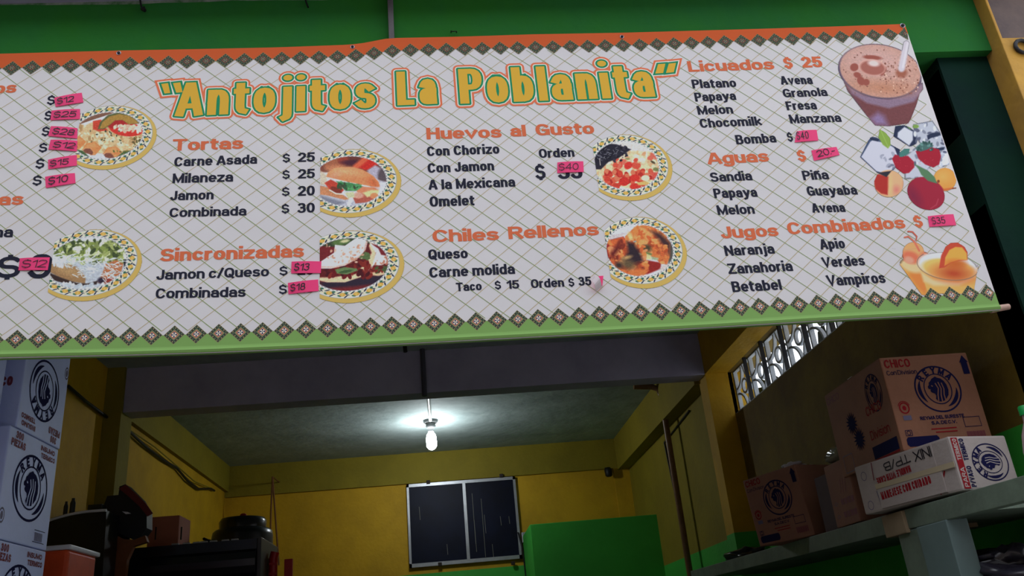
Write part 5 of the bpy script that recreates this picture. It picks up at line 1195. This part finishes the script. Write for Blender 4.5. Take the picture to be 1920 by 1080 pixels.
for k in range(7):
    u = .35+.55*k/7+random.uniform(-.02, .02); x = gA.x+(gB.x-gA.x)*u
    o = part('metal_clip', None, lambda b: b.box(x-.016, x+.016, yT+.05, yT+.065, ztp+.0005, ztp+.011, alu), .002)
    tag(o, ORD[k]+' small shiny clip from the left on the black appliance', 'clip', 'clips on the black appliance')
# brown carton on the appliance
b0 = onY(275, 1022, 4.3); b1 = onY(337, 966, 4.3); b2 = onY(360, 980, 4.45)
bc = carton('plain_carton', (b0.x, 4.3, ztp+.001), (b1.x-b0.x, 0, 0), (.0, .19, 0), b1.z-ztp, mat('reddish_cardboard', (170, 104, 84), .8, .1, 8), 'plain reddish-brown carton standing behind the black appliance front', taped=False)
for px in (292, 340): 
    u = onY(px, 1000, 4.3); part('handle_slot', bc, lambda b: b.box(u.x-.003, u.x+.003, 4.297, 4.3005, u.z-.03, u.z+.03, rust))
# black pot with lid
pc = onY(455, 1000, 4.85); zl_ = onY(455, 985, 4.62).z
pr_ = (onY(514, 1030, 4.85).x-onY(400, 1030, 4.85).x)/2
pot = empty('black_pot', (pc.x, 4.85, ztp), 'large black lidded pot behind the black appliance near the hanging cord', 'pot')
zp0 = zT
part('pot_body', pot, lambda b: b.lathe((pc.x, 4.85, 0), [(pr_*.92, zp0+.001), (pr_, zp0+.03), (pr_, onY(455, 996, 4.66).z), (pr_*.97, onY(455, 988, 4.66).z), (pr_*.9, onY(455, 984, 4.66).z), (pr_*.76, onY(455, 982, 4.66).z)], black, 32))
part('lid', pot, lambda b: b.lathe((pc.x, 4.85, 0), [(pr_*.76, onY(455, 986, 4.66).z), (pr_*.78, onY(455, 968, 4.66).z), (pr_*.72, onY(455, 962, 4.66).z), (.02, onY(455, 960, 4.66).z+.006)], mat('black_enamel', (16, 16, 20), .25, spec=.6), 32))
part('knob', pot, lambda b: b.lathe((pc.x-.0, 4.85, onY(455, 960, 4.66).z+.005), [(.014, 0), (.018, .012), (.01, .018)], redp, 16))
part('handle', pot, lambda b: b.tube([(pc.x-pr_*.98, 4.8, ztp+.10), (pc.x-pr_*1.15, 4.78, ztp+.11), (pc.x-pr_*1.15, 4.92, ztp+.11), (pc.x-pr_*.98, 4.9, ztp+.10)], .008, black, 8))
# red plastic chair back
rd = mat('red_plastic', (170, 12, 26), .35); yc = 4.3
q0 = onY(507, 1036, yc); q1 = onY(523, 1036, yc); q2 = onY(545, 1048, yc+.1)
ch = empty('red_chair', (q1.x+.05, yc+.2, 0), 'red plastic chair beside the black appliance, only its back in view', 'chair')
zse = .62
part('backrest', ch, lambda b: [b.tube([(q0.x+.018, yc, zse), (q0.x+.014, yc, q0.z-.03), (q0.x+.022, yc, q0.z)], .021, rd, 10)]+[b.box(q0.x+.0, q0.x+.036, yc-.024, yc-.016, q0.z-.06-.045*k, q0.z-.05-.045*k, rd) for k in range(8)]+[b.obox((q1.x+.01, yc+.09, zse+.1), (q2.x-q1.x, 0, 0), (0, .02, 0), (0, 0, q2.z-zse-.1), rd)], .0)
part('seat', ch, lambda b: b.box(q0.x, q0.x+.4, yc, yc+.4, zse-.03, zse, rd), .01)
for dx in (.02, .38):
    for dy in (.02, .38): part('leg', ch, lambda b: b.tube([(q0.x+dx, yc+dy, 0), (q0.x+dx, yc+dy, zse-.02)], [.014, .02], rd, 8))
# dark basin with a white rim, and things standing on it
ym = 3.75; m0 = onY(80, 980, ym); m1 = onY(200, 957, ym); zc0 = onY(140, 1030, ym).z
def rimpts(yo=0): return [Vector((m0.x+(m1.x-m0.x)*t, ym+yo, m0.z+(m1.z-m0.z)*t+.012*math.sin(t*math.pi))) for t in [k/10 for k in range(11)]]
bs = empty('dark_basin', ((m0.x+m1.x)/2, ym+.15, ZT), 'big dark basin with a pale rim at the left behind the orange tub', 'basin')
def f(b):
    r_ = rimpts(); 
    for k in range(10):
        a_, c__ = r_[k], r_[k+1]
        b.hexa([(a_.x*.98-.02, ym+.03, ZT+.001), (c__.x*.98-.02, ym+.03, ZT+.001), (c__.x*.98-.02, ym+.14, ZT+.001), (a_.x*.98-.02, ym+.14, ZT+.001), (a_.x, ym, a_.z), (c__.x, ym, c__.z), (c__.x, ym+.15, c__.z), (a_.x, ym+.15, a_.z)], black)
part('basin_wall', bs, f); part('rim', bs, lambda b: b.tube(rimpts(-.004), .006, wlid, 8))
for k, (px0, px1, py, cat) in enumerate(((119, 127, 940, 'dark upright bottle standing behind the pale basin rim'), (131, 141, 934, 'taller dark bottle behind the pale basin rim'), (168, 195, 948, 'low dark box behind the pale basin rim'))):
    a_ = onY(px0, py, ym+.05); c__ = onY(px1, py, ym+.05); t = (px0-80)/120; zz_ = m0.z+(m1.z-m0.z)*t
    zz_ += .013*math.sin(min(1, t)*math.pi)*.8
    if k < 2:
        r_ = (c__.x-a_.x)/2
        o = part('dark_bottle', None, lambda b: b.lathe(((a_.x+c__.x)/2, ym+.06, 0), [(r_, zz_+.002), (r_, a_.z-.02), (r_*.6, a_.z-.008), (r_*.6, a_.z)], black, 14)); tag(o, cat, 'bottle')
    else:
        o = part('dark_case', None, lambda b: b.box(a_.x, c__.x, ym+.03, ym+.08, zz_+.006, a_.z, black), .003); tag(o, cat, 'case')
# black monitor-like hood with a dark red flap, brown leather bag
yb = 3.95
hd = [onY(x, y, yb) for x, y in ((201, 930), (222, 928), (224, 912), (235, 908), (262, 935), (275, 960), (275, 990), (262, 1008), (250, 1012), (225, 1000), (196, 995), (190, 960))]
ho = empty('black_hood', (hd[0].x+.08, yb, ZT), 'black plastic shape with a dark red flap behind the orange tub', 'appliance')
def f(b):
    b.prism(hd, (0, .08, 0), mat('matt_black_plastic', (18, 18, 26), .5)); b.box(hd[0].x+.02, hd[0].x+.09, yb+.02, yb+.07, ZT+.001, hd[9].z+.02, black)
part('shell', ho, f)
fl = [onY(x, y, yb-.012) for x, y in ((222, 916), (236, 909), (256, 927), (274, 945), (286, 962), (276, 968), (262, 950), (240, 930))]
part('flap', ho, lambda b: b.prism(fl, (0, .01, 0), mat('dark_red_plastic', (96, 18, 22), .5)))
hl = [onY(x, y, yb-.003) for x, y in ((229, 959), (240, 960), (246, 963), (236, 964))]
part('highlight_strip', ho, lambda b: b.prism(hl, (0, -.002, 0), wlid))  # white strip laid on the shell as a painted highlight
lb = [onY(x, y, 3.91) for x, y in ((174, 1003), (190, 996), (210, 1000), (232, 1011), (252, 1012), (272, 1004), (276, 1016), (250, 1024), (238, 1050), (232, 1100), (215, 1140), (200, 1120), (205, 1060), (220, 1030), (205, 1012))]
bgm = mat('brown_leather', (120, 66, 26), .6, .3, 10)
tag(part('leather_bag', None, lambda b: b.prism(lb, (0, .03, 0), bgm), .0), 'brown folded bag hanging below the black hood', 'bag')

print('unmerged marks', len(MISS))
